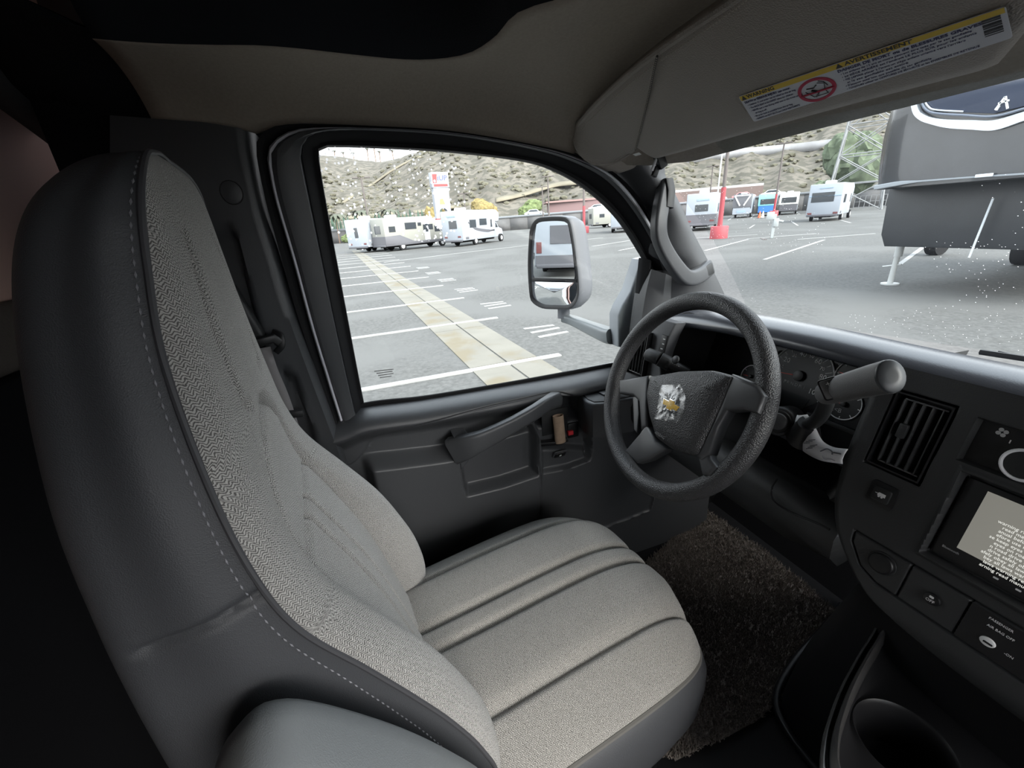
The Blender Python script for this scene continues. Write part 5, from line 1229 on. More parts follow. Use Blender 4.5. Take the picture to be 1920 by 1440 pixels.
car((1452, 349), 2.6, 2.1, 120, (.74, .74, .76), 'white car above the wall by the pale-roofed building')
car((1396, 357), 2.6, 2.0, 120, (.55, .2, .2), 'dark red car above the wall by the pale-roofed building')
car((1342, 364), 2.6, 2.0, 120, (.65, .66, .70), 'silver grey car above the wall by the pale-roofed building')

# --- motorhomes and trailers
rvw = M('rv_white', (.29, .315, .35), .4, .4); rvb = M('rv_beige', (.24, .24, .215), .45, .4); rvd = M('rv_charcoal', (.09, .09, .10), .45, .4); rvglass = M('rv_window_glass', (.03, .035, .04), .12, .6)
tyre = M('tyre_rubber', (.015, .015, .016), .85, .2); hubm = M('wheel_hub', (.45, .45, .46), .4, .5)
RX = Matrix.Rotation(PI / 2, 4, 'X')
def side_prism(name, prof, w2, mat, r, bev=.05): return prism(name, prof, w2, mat, r, RX, bev, 2, back=w2, local=True)
def patch(name, x0, x1, z0, z1, side, w2, mat, r, th=.03):
    """flat panel on the side (side=+-1), the rear ('r') or the front ('f')"""
    if side in ('r', 'f'):
        return rbox(name, (th, x1 - x0, z1 - z0), mat, r, tb(w2, (x0 + x1) / 2, (z0 + z1) / 2), .01, 1, local=True)
    return rbox(name, (x1 - x0, th, z1 - z0), mat, r, tb((x0 + x1) / 2, side * w2, (z0 + z1) / 2), .01, 1, local=True)
def wheels(r, xs, w2, R_=.38):
    for x in xs:
        for s in (-1, 1):
            cyl('wheel', (x, s * (w2 - .22), R_), (x, s * (w2 - .01), R_), R_, tyre, r, 18, local=True); cyl('hub_cap', (x, s * (w2 - .02), R_), (x, s * (w2 + .005), R_), R_ * .55, hubm, r, 14, local=True)
def rv(name, label, loc, head, L=7.4, W=2.45, H=3.1, body=rvw, lower=None, cab='c', wins=(), rear=(), swoosh=True, group='motorhomes parked across the car park', ac=1):
    r = empty(name, (loc[0], loc[1], G), PI - math.radians(head)); tag(r, label, 'motorhome' if cab else 'trailer', group)
    w2 = W / 2; x0, x1 = -L / 2, L / 2
    xb = x1 - 1.7 if cab else x1
    rbox('body', (xb - x0, W, H - .5), body, r, tb((x0 + xb) / 2, 0, (H + .5) / 2), .08, 2, local=True)
    if cab == 'c':
        side_prism('cab_over_bunk', [(xb - .1, 2.0), (xb - .1, H), (xb + .45, H - .02), (xb + .85, H - .25), (xb + .95, H - .65), (xb + .75, 1.98)], w2 - .03, body, r, .15)
        side_prism('cab', [(xb - .1, .5), (xb - .1, 2.02), (xb + .55, 2.0), (xb + .95, 1.45), (xb + 1.6, 1.28), (xb + 1.75, 1.0), (xb + 1.75, .5)], .98, body, r, .08)
        side_prism('cab_glass', [(xb + .1, 1.42), (xb + .1, 1.9), (xb + .48, 1.88), (xb + .80, 1.42)], .99, rvglass, r, .01)
        wheels(r, (x0 + 2.1, xb + 1.05), w2)
    elif cab == 'v':
        side_prism('cab', [(xb - .1, .5), (xb - .1, 2.75), (xb + .5, 2.3), (xb + 1.05, 1.45), (xb + 1.65, 1.2), (xb + 1.75, .9), (xb + 1.75, .5)], 1.0, body, r, .1)
        side_prism('cab_glass', [(xb + .2, 1.45), (xb + .2, 2.05), (xb + .5, 2.0), (xb + .95, 1.45)], 1.01, rvglass, r, .01)
        wheels(r, (x0 + 1.8, xb + .95), w2)
    else:
        wheels(r, (x0 + L * .45, x0 + L * .45 + .9), w2, .36)
    if lower:
        side_prism('lower_cladding', [(x0 - .02, .48), (x0 - .02, 1.35), (x0 + 1.6, 1.4), (x0 + 3.2, .75), (x1 - .2, .72), (x1 - .2, .48)], w2 + .02, lower, r, .01)
    for k in range(ac): rbox('roof_unit', (.95, .75, .28), white, r, tb(x0 + 1.6 + 2.2 * k, 0, H + .13), .08, 2, local=True)
    for s in (-1, 1):
        for a, b, c, d in wins: patch('window', a, b, c, d, s, w2 + .012, rvglass, r)
        patch('entry_door', xb - 1.2, xb - .55, .75, 2.45, s, w2 + .006, M('rv_door', (.56, .60, .66), .4), r); patch('door_window', xb - 1.05, xb - .72, 1.5, 2.25, s, w2 + .03, rvglass, r)
        if swoosh:
            for k in range(2):
                sweep('side_stripe', resample([(x0 + 1.0 + k * .4, s * (w2 + .012), 2.1 - .2 * k), (x0 + 2.1, s * (w2 + .012), 1.55 - .1 * k), (x0 + 4.2, s * (w2 + .012), 1.25 - .12 * k), (xb - .3, s * (w2 + .012), 1.2)], 12), rrect(.01, .07, .008, 1), rvd, r, local=True)
        patch('marker_panel', x0 + .4, x0 + .9, .62, .82, s, w2 + .012, rvd, r)
    for a, b, c, d, kind_ in rear: patch({'w': 'window', 'l': 'tail_light', 'p': 'rear_panel', 's': 'rear_stripe'}[kind_], a, b, c, d, 'r', x0 - .012, {'w': rvglass, 'l': M('dark_lamp', (.12, .04, .04), .3), 'p': rvd, 's': M('rv_grey_blue', (.25, .33, .42), .5)}[kind_], r)
    rbox('rear_bumper', (.16, W * .92, .18), rvd, r, tb(x0 - .06, 0, .52), .03, 2, local=True)
    rbox('chassis', (L * .8, W * .5, .2), tyre, r, tb(x0 + L * .45, 0, .42), .03, 1, local=True)
    return r
RW1 = [(-1.0, -.1, 1.55, 2.3, 'w'), (.55, .95, .75, .9, 'l'), (-.95, -.55, .75, .9, 'l'), (-.35, .35, 1.1, 1.2, 's'), (-.8, .5, 2.62, 2.75, 's')]
P_ = onZ((893, 458), G); rv('motorhome', 'white cab-over motorhome with a roof unit beside the tall sign', P_ * 1.02, 49, 7.6, 2.4, 3.15, rvw, None, 'c', ((-2.6, -1.5, 1.6, 2.3), (-.9, .4, 1.75, 2.35)), [(-.6, .3, 1.6, 2.3, 'w'), (.6, .95, .8, .95, 'l'), (-.95, -.6, .8, .95, 'l'), (-.5, .5, 2.6, 2.75, 's')])
P_ = onZ((775, 466), G); rv('motorhome', 'beige motorhome with charcoal lower cladding behind the white trailer', P_, 62, 7.4, 2.3, 2.95, rvb, rvd, 'v', ((-3.2, -2.5, 1.7, 2.2), (-1.4, -.1, 1.85, 2.45), (.1, .5, 2.1, 2.4), (.7, 1.9, 1.7, 2.2)), [(-.5, .5, 1.6, 2.3, 'w')], False)
P_ = onZ((712, 470), G); rv('travel_trailer', 'white travel trailer with a dark window at the end of the row', P_ * 1.01, 40, 6.2, 2.4, 3.05, rvw, None, '', ((-2.0, -1.0, 1.5, 2.2), (.2, 1.4, 1.5, 2.2)), [(-.2, .2, 1.4, 2.3, 'w'), (.7, 1.0, .75, .9, 'l'), (-1.0, -.7, .75, .9, 'l')])
P_ = onZ((832, 452), G); rv('travel_trailer', 'white travel trailer with a black swoosh behind the beige motorhome', P_ * 1.06, 88, 6.0, 2.4, 2.75, rvw, None, '', ((-2.0, -1.2, 1.5, 2.0),), [(-.5, .5, 1.4, 2.1, 'w')])
P_ = onZ((1552, 414), G); rv('motorhome', 'white motorhome with a wide rear window standing alone by the lattice tower', P_ * 1.05, 64, 7.0, 2.5, 3.15, rvw, None, 'c', ((-2.4, -1.4, 1.5, 2.2),), [(-.7, 1.0, 1.65, 2.45, 'w'), (.8, 1.15, .62, .78, 'l'), (-1.15, -.8, .62, .78, 'l'), (-1.2, 1.2, 2.1, 2.2, 's'), (-.5, .5, 2.75, 2.85, 's')], False)
P_ = onZ((1318, 432), G); rv('motorhome', 'white motorhome with a black framed side beside the near lamp post', P_ * 1.06, 48, 7.0, 2.45, 3.05, rvw, rvd, 'c', ((-2.4, -1.4, 1.5, 2.2),), [(-.55, .5, 1.6, 2.15, 'w'), (.75, 1.1, .75, .9, 'l'), (-1.1, -.75, .75, .9, 'l'), (-.6, .4, 2.45, 2.6, 's'), (-.5, .4, 1.25, 1.33, 'p')], False)
P_ = onZ((1168, 434), G); rv('motorhome', 'white motorhome half hidden behind the windscreen pillar', P_ * 1.0, 35, 6.5, 2.4, 3.0, rvw, None, 'c', ((-2.4, -1.4, 1.5, 2.2),), [(-.8, .3, 1.3, 1.9, 'w')], False)
P_ = onZ((1141, 432), G); rv('travel_trailer', 'tan travel trailer beyond the thin red lamp post', P_ * 1.25, 100, 6.0, 2.4, 2.9, rvb, None, '', ((-2.0, -1.2, 1.5, 2.0),), [(-.5, .5, 1.4, 2.1, 'w')], False)
def front_cap(name, label, px_, dist_k, cap, lowc, vee, head, H=3.3):
    P_ = onZ(px_, G) * dist_k; r = empty(name, (P_[0], P_[1], G), PI - math.radians(head)); tag(r, label, 'trailer', 'trailers parked nose-out by the wall')
    rbox('body', (8, 2.45, H - .6), rvw, r, tb(4.2, 0, (H + .6) / 2), .1, 2, local=True)
    side_prism('front_cap', [(.3, 1.2), (-.15, 1.5), (-.1, H - .4), (.25, H + .05), (.8, H + .05), (.8, 1.2)], 1.24, cap, r, .12)
    patch('lower_panel', -1.15, 1.15, .55, 1.45, 'f', -.12, lowc, r)
    if vee:
        for s in (-1, 1): sweep('vee_trim', [(-.25, s * 1.05, H - .15), (-.28, s * .25, 1.75)], rrect(.05, .09, .02, 1), white, r, local=True)
        sweep('vee_trim', [(-.25, -1.05, H - .15), (-.25, 1.05, H - .15)], rrect(.05, .06, .02, 1), white, r, local=True); patch('licence_panel', -.6, .6, .75, 1.1, 'f', -.15, M('rv_grey_blue', (.25, .33, .42), .5), r)
    else:
        patch('windscreen', -.95, .95, 1.7, 2.45, 'f', -.16, rvglass, r)
    rbox('roof_unit', (.9, .8, .25), white, r, tb(1.8, 0, H + .12), .06, 2, local=True); wheels(r, (3.8, 4.8), 1.2)
    for s in (-1, 1): rbox('landing_leg', (.12, .12, .7), rvd, r, tb(1.2, s * .9, .35), .01, 1, local=True)
    return r
front_cap('fifth_wheel_trailer', 'black and white trailer nose with a white vee by the retaining wall', (1388, 409), 1.0, rvd, rvw, True, 51)
front_cap('blue_coach', 'teal and blue coach front with a traffic cone before it', (1436, 402), .88, M('rv_teal', (.16, .40, .44), .4), M('rv_blue', (.05, .18, .50), .4), False, 51, 3.1)
front_cap('fifth_wheel_trailer', 'dark trailer nose with a pale upper cap beside the blue coach', (1476, 399), .86, M('rv_pale_cap', (.50, .52, .50), .4), rvd, False, 52, 3.1)
for q, lab_, c_ in (((1424, 407), 'orange traffic cone standing before the blue coach', (.70, .13, .06)), ((1430, 407), 'pale traffic cone standing before the blue coach', (.6, .6, .6))):
    P_ = onZ(q, G); P_ = P_ * .93; tcn_ = empty('traffic_cone', (P_[0], P_[1], G)); tag(tcn_, lab_, 'cone')
    cyl('cone', (P_[0], P_[1], G + .04), (P_[0], P_[1], G + .9), .22, M('cone_%d' % int(c_[0] * 100), c_, .6), tcn_, 14, r1=.04); rbox('base', (.5, .5, .05), tyre, tcn_, tb(P_[0], P_[1], G + .025), .01, 1)
# --- lamp posts
polem = M('dark_pole_metal', (.10, .085, .08), .6, .4); redp = M('red_paint', (.30, .055, .065), .6, .3); palep = M('pale_pole', (.5, .5, .5), .5)
def lamp(label, base_px, top_px, rad, red=False, dist=None, heads=True, head_arm=.9):
    P_ = onZ(base_px, G) if dist is None else onD(base_px, dist); P_ = V(P_[0], P_[1], G)
    D_ = math.hypot(P_[0] - EYE[0], P_[1] - EYE[1]); T_ = onD(top_px, D_); h_ = T_[2] - G
    r = empty('lamp_post', P_); tag(r, label, 'lamp post', 'car park lamp posts')
    if red:
        cyl('base', P_, P_ + V(0, 0, .75), rad * 4.2, redp, r, 24, bevel=.04); cyl('painted_shaft', P_ + V(0, 0, .7), P_ + V(0, 0, 3.0), rad * 1.15, redp, r, 14)
    cyl('shaft', P_ + V(0, 0, .4), P_ + V(0, 0, h_), rad, polem, r, 12, r1=rad * .7)
    if heads:
        s = np.array([P_[1] - EYE[1], -(P_[0] - EYE[0]), 0.]); s /= np.linalg.norm(s)
        for k in (-1, 1): rbox('lamp_head', (.85, .4, .16), polem, r, plane_frame(Vector(np.array(P_) + s * k * head_arm * .65 + np.array([0, 0, h_])), s, (0, 0, 1)) @ Matrix.Rotation(PI / 2, 4, 'X'), .03, 1)
        rbox('cross_arm', (head_arm * 1.4, .1, .1), polem, r, plane_frame(Vector(np.array(P_) + np.array([0, 0, h_ - .05])), s, (0, 0, 1)), .01, 1)
    return r
lamp('tall lamp post on a thick red base near the parked motorhome', (1347, 447), (1364, 225), .125, True)
lamp('dark lamp post on a red base before the pale trailer nose', (1450, 405), (1472, 268), .14, True)
lamp('thin red-based lamp post beyond the door mirror', (1095, 437), (1093, 335), .14, True)
lamp('dark twin-headed lamp post above the beige motorhome', (698, 452), (680, 333), .16, False, 75, True, 1.4)
lamp('short twin-headed lamp post between the sign and the golden tree', (876, 430), (868, 363), .14, False, 78)
lamp('twin-headed lamp post above the door mirror', (1030, 425), (1026, 331), .15, False, 80); lamp('small twin-headed lamp post above the door mirror', (1019, 420), (1015, 350), .15, False, 92)
lamp('dark lamp post behind the pale-roofed building', (1328, 400), (1335, 312), .13, False, 90)
stp = empty('street_light', onD((1345, 385), 96)); tag(stp, 'slender pale street light with a curved arm by the near lamp post', 'street light')
a0, a1 = onD((1343, 388), 96), onD((1356, 268), 96); tube('curved_pole', resample([a0, (a0 + a1) / 2, a1, onD((1354, 261), 96), onD((1350, 260), 96)], 24), .13, palep, stp, n=8)
rbox('lamp_head', (.9, .3, .15), palep, stp, tb(*onD((1349, 260), 96)), .04, 1)
# --- electricity pedestal
P_ = onZ((1443, 447), G); ep = empty('meter_pedestal', P_); tag(ep, 'grey electrical meter pedestal with two boxes in the open car park', 'pedestal')
gm = M('pedestal_grey', (.34, .36, .36), .6); yv2 = (Vector((EYE[0], EYE[1], 0)) - Vector((P_[0], P_[1], 0))).normalized(); fr_p = plane_frame(P_, Vector((0, 0, 1)).cross(yv2), (0, 0, 1))
for x in (-.30, -.20): cyl('conduit', fr_p @ Vector((x - .12, 0, 0)), fr_p @ Vector((x + .05, 0, 1.1)), .045, polem, ep, 10)
rbox('meter_box', (.38, .42, .22), gm, ep, fr_p @ tb(-.12, 1.22, .0), .03, 2); rbox('post', (.16, 1.3, .16), gm, ep, fr_p @ tb(.10, .65, 0), .02, 1); rbox('outlet_box', (.26, .45, .22), gm, ep, fr_p @ tb(.20, .85, .02), .03, 2); cyl('spout', fr_p @ Vector((.3, .95, .05)), fr_p @ Vector((.55, .88, .05)), .06, gm, ep, 10)
# --- tall dealership sign
Sb = onD((836, 448), 70); Sb = V(Sb[0], Sb[1], G); D_ = 70
sg = empty('pylon_sign', Sb); tag(sg, 'tall white arched pylon sign with red and blue panels', 'sign')
Ht = onD((833, 323), D_)[2] - G
sdir = (Vector((EYE[0], EYE[1], 0)) - Vector((Sb[0], Sb[1], 0))).normalized(); fx_ = Vector((0, 0, 1)).cross(sdir)
rotf = Matrix.Rotation(math.radians(-25), 4, 'Y')
SG = plane_frame(Sb, fx_, (0, 0, 1)) @ Matrix.Rotation(math.radians(22), 4, 'Y')
sgm = M('sign_white', (.28, .295, .325), .5)
for s in (-1, 1):
    rbox('leg', (.55, Ht * .42, .9), sgm, sg, SG @ tb(s * .95, Ht * .21, 0), .05, 2); rbox('red_band', (.58, .42, .93), M('sign_red', (.30, .05, .05), .6), sg, SG @ tb(s * .95, Ht * .30, 0), .02, 1); rbox('blue_band', (.58, .42, .93), M('sign_blue', (.05, .07, .20), .6), sg, SG @ tb(s * .95, Ht * .255, 0), .02, 1)
arch = [(-1.23, Ht * .40), (-.68, Ht * .40)] + [(.68 * math.cos(t), Ht * .40 + .68 * math.sin(t)) for t in np.linspace(PI, 0, 12)[1:-1]] + [(.68, Ht * .40), (1.23, Ht * .40), (1.23, Ht * .80), (-1.23, Ht * .80)]
prism('arch', arch, .42, sgm, sg, SG, .04, 1, back=.42)
rbox('head', (2.75, Ht * .225, 1.0), sgm, sg, SG @ tb(0, Ht * .89, 0), .06, 2)
zf = .505
prism('red_flag', [(-1.2, Ht * .845), (-.62, Ht * .845), (-.45, Ht * .975), (-1.2, Ht * .975)], zf + .01, M('sign_red', (.30, .05, .05), .6), sg, SG)
text('sign_lettering', 'IUP', 1.0, SG @ tb(-.5, Ht * .915, zf + .01), M('sign_blue', (.05, .07, .20), .6), sg, .01, width=1.5)
prism('red_line', [(-1.1, Ht * .795), (1.1, Ht * .795), (1.1, Ht * .83), (-1.1, Ht * .83)], zf + .01, M('sign_red', (.30, .05, .05), .6), sg, SG)
prism('message_panel', [(-1.1, Ht * .655), (1.1, Ht * .655), (1.1, Ht * .75), (-1.1, Ht * .75)], .44, M('sign_grey_green', (.36, .42, .42), .6), sg, SG)
prism('picture_panel', [(-1.1, Ht * .52), (1.1, Ht * .52), (1.1, Ht * .63), (-1.1, Ht * .63)], .44, M('sign_pale', (.58, .58, .56), .6), sg, SG); prism('picture_mark', [(-.5, Ht * .53), (.4, Ht * .53), (.1, Ht * .62), (-.4, Ht * .61)], .46, M('sign_orange', (.50, .26, .10), .6), sg, SG)
# --- trees
def blob_tree(name, label, P_, rad, hgt, mat, group=None, seed=0, trunk=True, squash=.8):
    r = empty(name, P_); tag(r, label, 'tree', group); rd = random.Random(seed); bm = bmesh.new()
    for k in range(9):
        a = rd.uniform(0, 2 * PI); q = rd.uniform(.0, .62) * rad; s = rad * rd.uniform(.42, .62)
        c_ = V(P_[0] + q * math.cos(a), P_[1] + q * math.sin(a), P_[2] + hgt + rd.uniform(-.35, .4) * rad * squash)
        g_ = bmesh.ops.create_icosphere(bm, subdivisions=3, radius=s)
        for v_ in g_['verts']:
            n_ = 1 + .28 * noise.noise(v_.co * (3.2 / s) + Vector((seed, k, 0))) + .15 * noise.noise(v_.co * (8 / s)); v_.co = v_.co * n_; v_.co.z *= squash; v_.co += c_
    bm_obj('crown', bm, mat, r, 25)
    if trunk: cyl('trunk', P_, P_ + V(0, 0, hgt), rad * .09, M('bark', (.16, .11, .08), .9), r, 8)
    return r
gold_l = M('golden_leaves', (.19, .15, .065), .9, .1, var=(1.5, .35)); grn_l = M('bright_green_leaves', (.115, .145, .065), .9, .1, var=(1.2, .35)); dgr_l = M('grey_green_leaves', (.095, .115, .078), .9, .1, var=(1.0, .3))
def gp(q, d_): P2 = onD(q, d_); return V(P2[0], P2[1], G if d_ < 100 else float(terr(math.degrees(math.atan2(P2[1] - EYE[1], -(P2[0] - EYE[0]))), d_)))
blob_tree('autumn_tree', 'golden-leaved tree behind the white cab-over motorhome', gp((902, 405), 110.5), 3.6, 5.2, gold_l, None, 1)
blob_tree('autumn_tree', 'golden-leaved tree showing through the arch of the sign', gp((838, 415), 92), 1.5, 3.2, gold_l, None, 2, squash=1.6)
blob_tree('autumn_tree', 'golden-leaved tree at the side of the pylon sign leg', gp((812, 415), 92), 1.3, 3.4, gold_l, None, 3, squash=2.0)
blob_tree('round_tree', 'round bright green tree above the retaining wall', gp((995, 398), 111), 3.4, 4.2, grn_l, None, 4)
blob_tree('broad_tree', 'broad grey-green tree behind the lattice tower', gp((1594, 345), 93.5), 4.4, 6.8, dgr_l, None, 5, squash=1.15)
blob_tree('low_bush', 'low dark bush at the foot of the lattice tower', gp((1545, 345), 117), 3.0, 3.2, dgr_l, None, 6, trunk=False)
blob_tree('low_bush', 'small pale green bush beside the far end of the trailer row', gp((655, 442), 93), 1.7, .9, grn_l, None, 7, trunk=False)
cyp_m = M('dark_cypress_green', (.055, .085, .065), .9, .1, var=(1.2, .4))
for k in range(30):
    a_px = (628 + k * 7.2, 440 - k * 1.0); P_ = gp(a_px, 113.5)
    o_ = empty('cypress_tree', P_); tag(o_, 'slim dark cypress tree in the row behind the parked motorhomes', 'tree', 'row of slim cypress trees'); hh = 5.6 + .7 * math.sin(k * 2.3)
    prf = [(.05, 0), (.34, .6), (.38, 2.5), (.28, hh - 1.2), (.03, hh)]
    loft('crown', [[(P_[0] + rr3 * (1 + .2 * math.sin(5 * a + k)) * math.cos(a), P_[1] + rr3 * (1 + .2 * math.cos(4 * a + k)) * math.sin(a), P_[2] + z) for a in np.linspace(0, 2 * PI, 9)[:-1]] for rr3, z in prf], cyp_m, o_, cu=True)
palm_f = M('palm_frond_green', (.075, .082, .06), .9)
def palm(q, d_, top, lab_, grp='palms on the skyline', fr=11, fl=2.2, hang=.9):
    P_ = gp(q, d_); T_ = onD(top, d_); o_ = empty('palm_tree', P_); tag(o_, lab_, 'palm tree', grp); tube('trunk', [P_, (P_ + T_) / 2 + V(.15, 0, 0), T_], .22 * d_ / 200, M('bark', (.16, .11, .08), .9), o_, n=6)
    bm = bmesh.new()
    for k in range(fr):
        a = 2 * PI * k / fr; L_ = fl * (1 + .2 * math.sin(k * 3)); pts = [T_ + V(L_ * t * math.cos(a), L_ * t * math.sin(a), L_ * (.55 * t - hang * t * t)) for t in (0, .35, .7, 1.0)]
        s_ = V(-math.sin(a), math.cos(a), 0) * fl * .14; vs_ = [(bm.verts.new(p2 - s_ * w_), bm.verts.new(p2 + s_ * w_ + V(0, 0, .1))) for p2, w_ in zip(pts, (.4, 1, .9, .1))]
        for i in range(3): bm.faces.new((vs_[i][0], vs_[i][1], vs_[i + 1][1], vs_[i + 1][0]))
    bm_obj('fronds', bm, palm_f, o_)
for k, (bx, by, tx2, ty2) in enumerate(((690, 302, 688, 279), (704, 303, 701, 276), (738, 298, 735, 282), (664, 300, 662, 287), (645, 297, 643, 286), (628, 296, 627, 283), (712, 303, 711, 284))):
    palm((bx, by), 318 if bx < 720 else 290, (tx2, ty2), 'thin palm standing on the hill skyline')
for bx, by, tx2, ty2 in ((676, 440, 673, 398), (634, 440, 629, 405), (730, 432, 727, 396)): palm((bx, by), 96, (tx2, ty2), 'hazy palm behind the parked trailers', 'palms behind the trailers', 13, 2.6)
# scrub dotted over the slope
scr_bm = bmesh.new()
for k in range(1800):
    a, r = rng.uniform(-8, 70), rng.uniform(136, 232); P_ = az_pt(a, r, float(terr(a, r))); s = rng.uniform(.3, 1.1)
    g_ = bmesh.ops.create_icosphere(scr_bm, subdivisions=1, radius=s)
    for v_ in g_['verts']: v_.co = Vector((v_.co.x * 1.3, v_.co.y * 1.3, v_.co.z * .7)) * (1 + .3 * noise.noise(v_.co * 2 + P_)) + P_
so_ = bm_obj('scrub', scr_bm, M('scrub_leaves', (.10, .095, .07), .95, .1, var=(.4, .3)), None); tag(so_, 'dry scrub scattered over the tan hillside', 'scrub', None, 'stuff')
# --- lattice power tower
tp = empty('power_tower', gp((1596, 395), 84)); tag(tp, 'steel lattice power tower at the foot of the hill', 'tower')
twm = M('galvanised_steel', (.20, .205, .21), .5, .4); B0 = gp((1596, 395), 84); rr4 = fx4 = Vector((0, 0, 1)).cross((Vector((EYE[0], EYE[1], 0)) - Vector((B0[0], B0[1], 0))).normalized()); dd4 = (Vector((EYE[0], EYE[1], 0)) - Vector((B0[0], B0[1], 0))).normalized()
zt_ = 26; lv = np.linspace(0, 1, 8)
def tpt(i, t): 
    sx2, sy2 = ((-1, -1), (1, -1), (1, 1), (-1, 1))[i % 4]; hw = 3.3 * (1 - t) + 1.2 * t
    return B0 + rr4 * sx2 * hw + dd4 * sy2 * hw + V(0, 0, zt_ * t)
for i in range(4):
    cyl('leg', tpt(i, 0), tpt(i, 1), .14, twm, tp, 6)
    for t0, t1 in zip(lv[:-1], lv[1:]):
        cyl('brace', tpt(i, t0), tpt(i + 1, t1), .07, twm, tp, 5); cyl('brace', tpt(i + 1, t0), tpt(i, t1), .07, twm, tp, 5); cyl('brace', tpt(i, t1), tpt(i + 1, t1), .07, twm, tp, 5)
fen = empty('wire_fence', gp((1625, 392), 92)); tag(fen, 'grey mesh fence panel at the foot of the lattice tower', 'fence')
fa, fb2 = onD((1600, 388), 92), onD((1660, 384), 92)
for t in np.linspace(0, 1, 7): q = fa * (1 - t) + fb2 * t; cyl('post', V(q[0], q[1], G), V(q[0], q[1], 1.1), .05, twm, fen, 6)
for z in (-.6, .2, 1.05): cyl('rail', V(fa[0], fa[1], z), V(fb2[0], fb2[1], z), .04, twm, fen, 6)

# ---------------------------------------------------------------- dark trailer in front of the windscreen
ft = empty('dark_trailer', (-4.8, 11, G)); tag(ft, 'large dark grey fifth-wheel trailer with a white-trimmed front window', 'trailer')
tdk = M('trailer_charcoal_gloss', (.028, .030, .034), .22, .5, coat=.4, var=(2, .15)); tdk2 = M('trailer_charcoal', (.026, .028, .031), .4, .4, var=(1.5, .15)); ttr = M('trailer_white_trim', (.62, .66, .70), .35)
YN = 10.0
capo = resample([onY(q, YN) for q in ((1628, 356), (1630, 320), (1638, 262), (1648, 222), (1662, 180), (1680, 140), (1710, 95), (1760, 40))], 40)
capR = capo.copy(); capR[:, 0] = -3.15 - (capo[:, 0] - capo[:, 0].min()) * .3
rows = []
for k, (tx_, yb2) in enumerate(((0, 1.9), (0, .75), (.004, .40), (.03, .14), (.09, .03), (.2, .0), (.4, -.04), (.5, -.05), (.6, -.04), (.8, .0), (.91, .03), (.97, .14), (1.0, .40), (1.0, 1.9))):
    rows.append(capo * (1 - tx_) + capR * tx_ + np.array([0, yb2, 0]))
loft('front_cap', rows, tdk, ft, caps=False, smooth=60)
zb_ = capo[0][2]
loft('cap_underside', [[(-6.18, 10.3, zb_), (-6.18, 13, zb_)], [(-3.15, 10.3, zb_), (-3.15, 13, zb_)]], tdk2, ft, solid=.03)
x0l = onY((1666, 356), 10.75)[0]; zl = onY((1650, 460), 10.75)[2]
lowo = [(x0l, zb_ + .02), (onY((1651, 440), 10.75)[0], onY((1651, 440), 10.75)[2]), (onY((1657, 461), 10.75)[0], zl - .02), (-2.9, zl - .02), (-2.9, zb_ + .02)]
LW_ = plane_frame((0, 10.75, 0), (1, 0, 0), (0, 0, 1))
prism('lower_front', lowo, .0, tdk2, ft, LW_, .03, 2, back=6.5)
prism('main_body', [(-6.1, zb_), (-2.9, zb_), (-2.9, 3.2), (-5.9, 3.2)], -.7, tdk2, ft, LW_, back=7)
def cpx(q, y=9.93): P_ = onY(q, y); return (P_[0], P_[2])
TF = plane_frame((0, 9.96, 0), (1, 0, 0), (0, 0, 1))
glo = [cpx(q) for q in ((1731, 60), (1731, 150), (1733, 185), (1740, 201), (1756, 208), (1808, 211), (1865, 213), (1935, 196), (1990, 185), (1990, 40))]
prism('front_window', glo, .06, M('trailer_window_glass', (.045, .055, .085), .08, .7), ft, TF, .01)
bo_ = resample([V(*onY(q, 9.90)) for q in ((1706, 60), (1706, 154), (1709, 205), (1722, 224), (1745, 233), (1776, 240), (1820, 243), (1865, 244), (1920, 226), (1990, 205))], 50); bi_ = resample([V(*onY(q, 9.90)) for q in ((1714, 60), (1714, 154), (1721, 203), (1735, 216), (1750, 221), (1776, 224), (1820, 225), (1865, 225), (1920, 209), (1990, 190))], 50)
loft('window_trim', [bo_ + np.array([0, .12, 0]), bo_, bi_, bi_ + np.array([0, .12, 0])], ttr, ft)
tube('window_seal', resample([onY(q, 9.88) for q in ((1724, 60), (1724, 152), (1729, 193), (1740, 208), (1760, 213), (1808, 216), (1865, 218), (1930, 201))], 40), .02, M('trailer_window_seal', (.16, .18, .22), .4), ft, n=6)
tube('window_bead', resample([onY(q, 9.88) for q in ((1731, 150), (1733, 184), (1741, 200), (1756, 206), (1806, 209))], 30), .012, ttr, ft, n=6)
for a, b in (((1866, 206), (1885, 181)), ((1885, 181), (1889, 204)), ((1872, 194), (1892, 188)), ((1868, 207), (1874, 198))): tube('chalk_mark', [onY(a, 9.885), onY(b, 9.885)], .016, white, ft, n=5)
ch = resample([onY(q, 9.94) for q in ((1641, 352), (1680, 345), (1712, 341), (1800, 334), (1920, 326), (1990, 321))], 30)
sweep('cap_strip', ch, rrect(.03, .035, .01, 1), M('brushed_strip', (.24, .26, .28), .35, .5), ft, scale=list(np.interp(np.linspace(0, 1, 30), [0, .15, .3, 1], [1.2, 1.2, .4, .4])))
rbox('maker_plate', (.22, .02, .05), ttr, ft, tb(*onY((1845, 329), 9.9)), .005, 1)
jf = onZ((1668, 533), G); jt = onY((1683, 462), jf[1])
cyl('landing_jack', jf + V(0, 0, .03), V(jf[0] + .02, jf[1], jt[2] + .25), .055, M('jack_grey', (.42, .43, .42), .5), ft, 12); cyl('jack_foot', jf, jf + V(0, 0, .03), .17, M('jack_grey', (.42, .43, .42), .5), ft, 16); cyl('jack_sleeve', V(jf[0] + .02, jf[1], jf[2] + .62), V(jf[0] + .02, jf[1], jt[2] + .25), .075, M('jack_grey', (.42, .43, .42), .5), ft, 12)
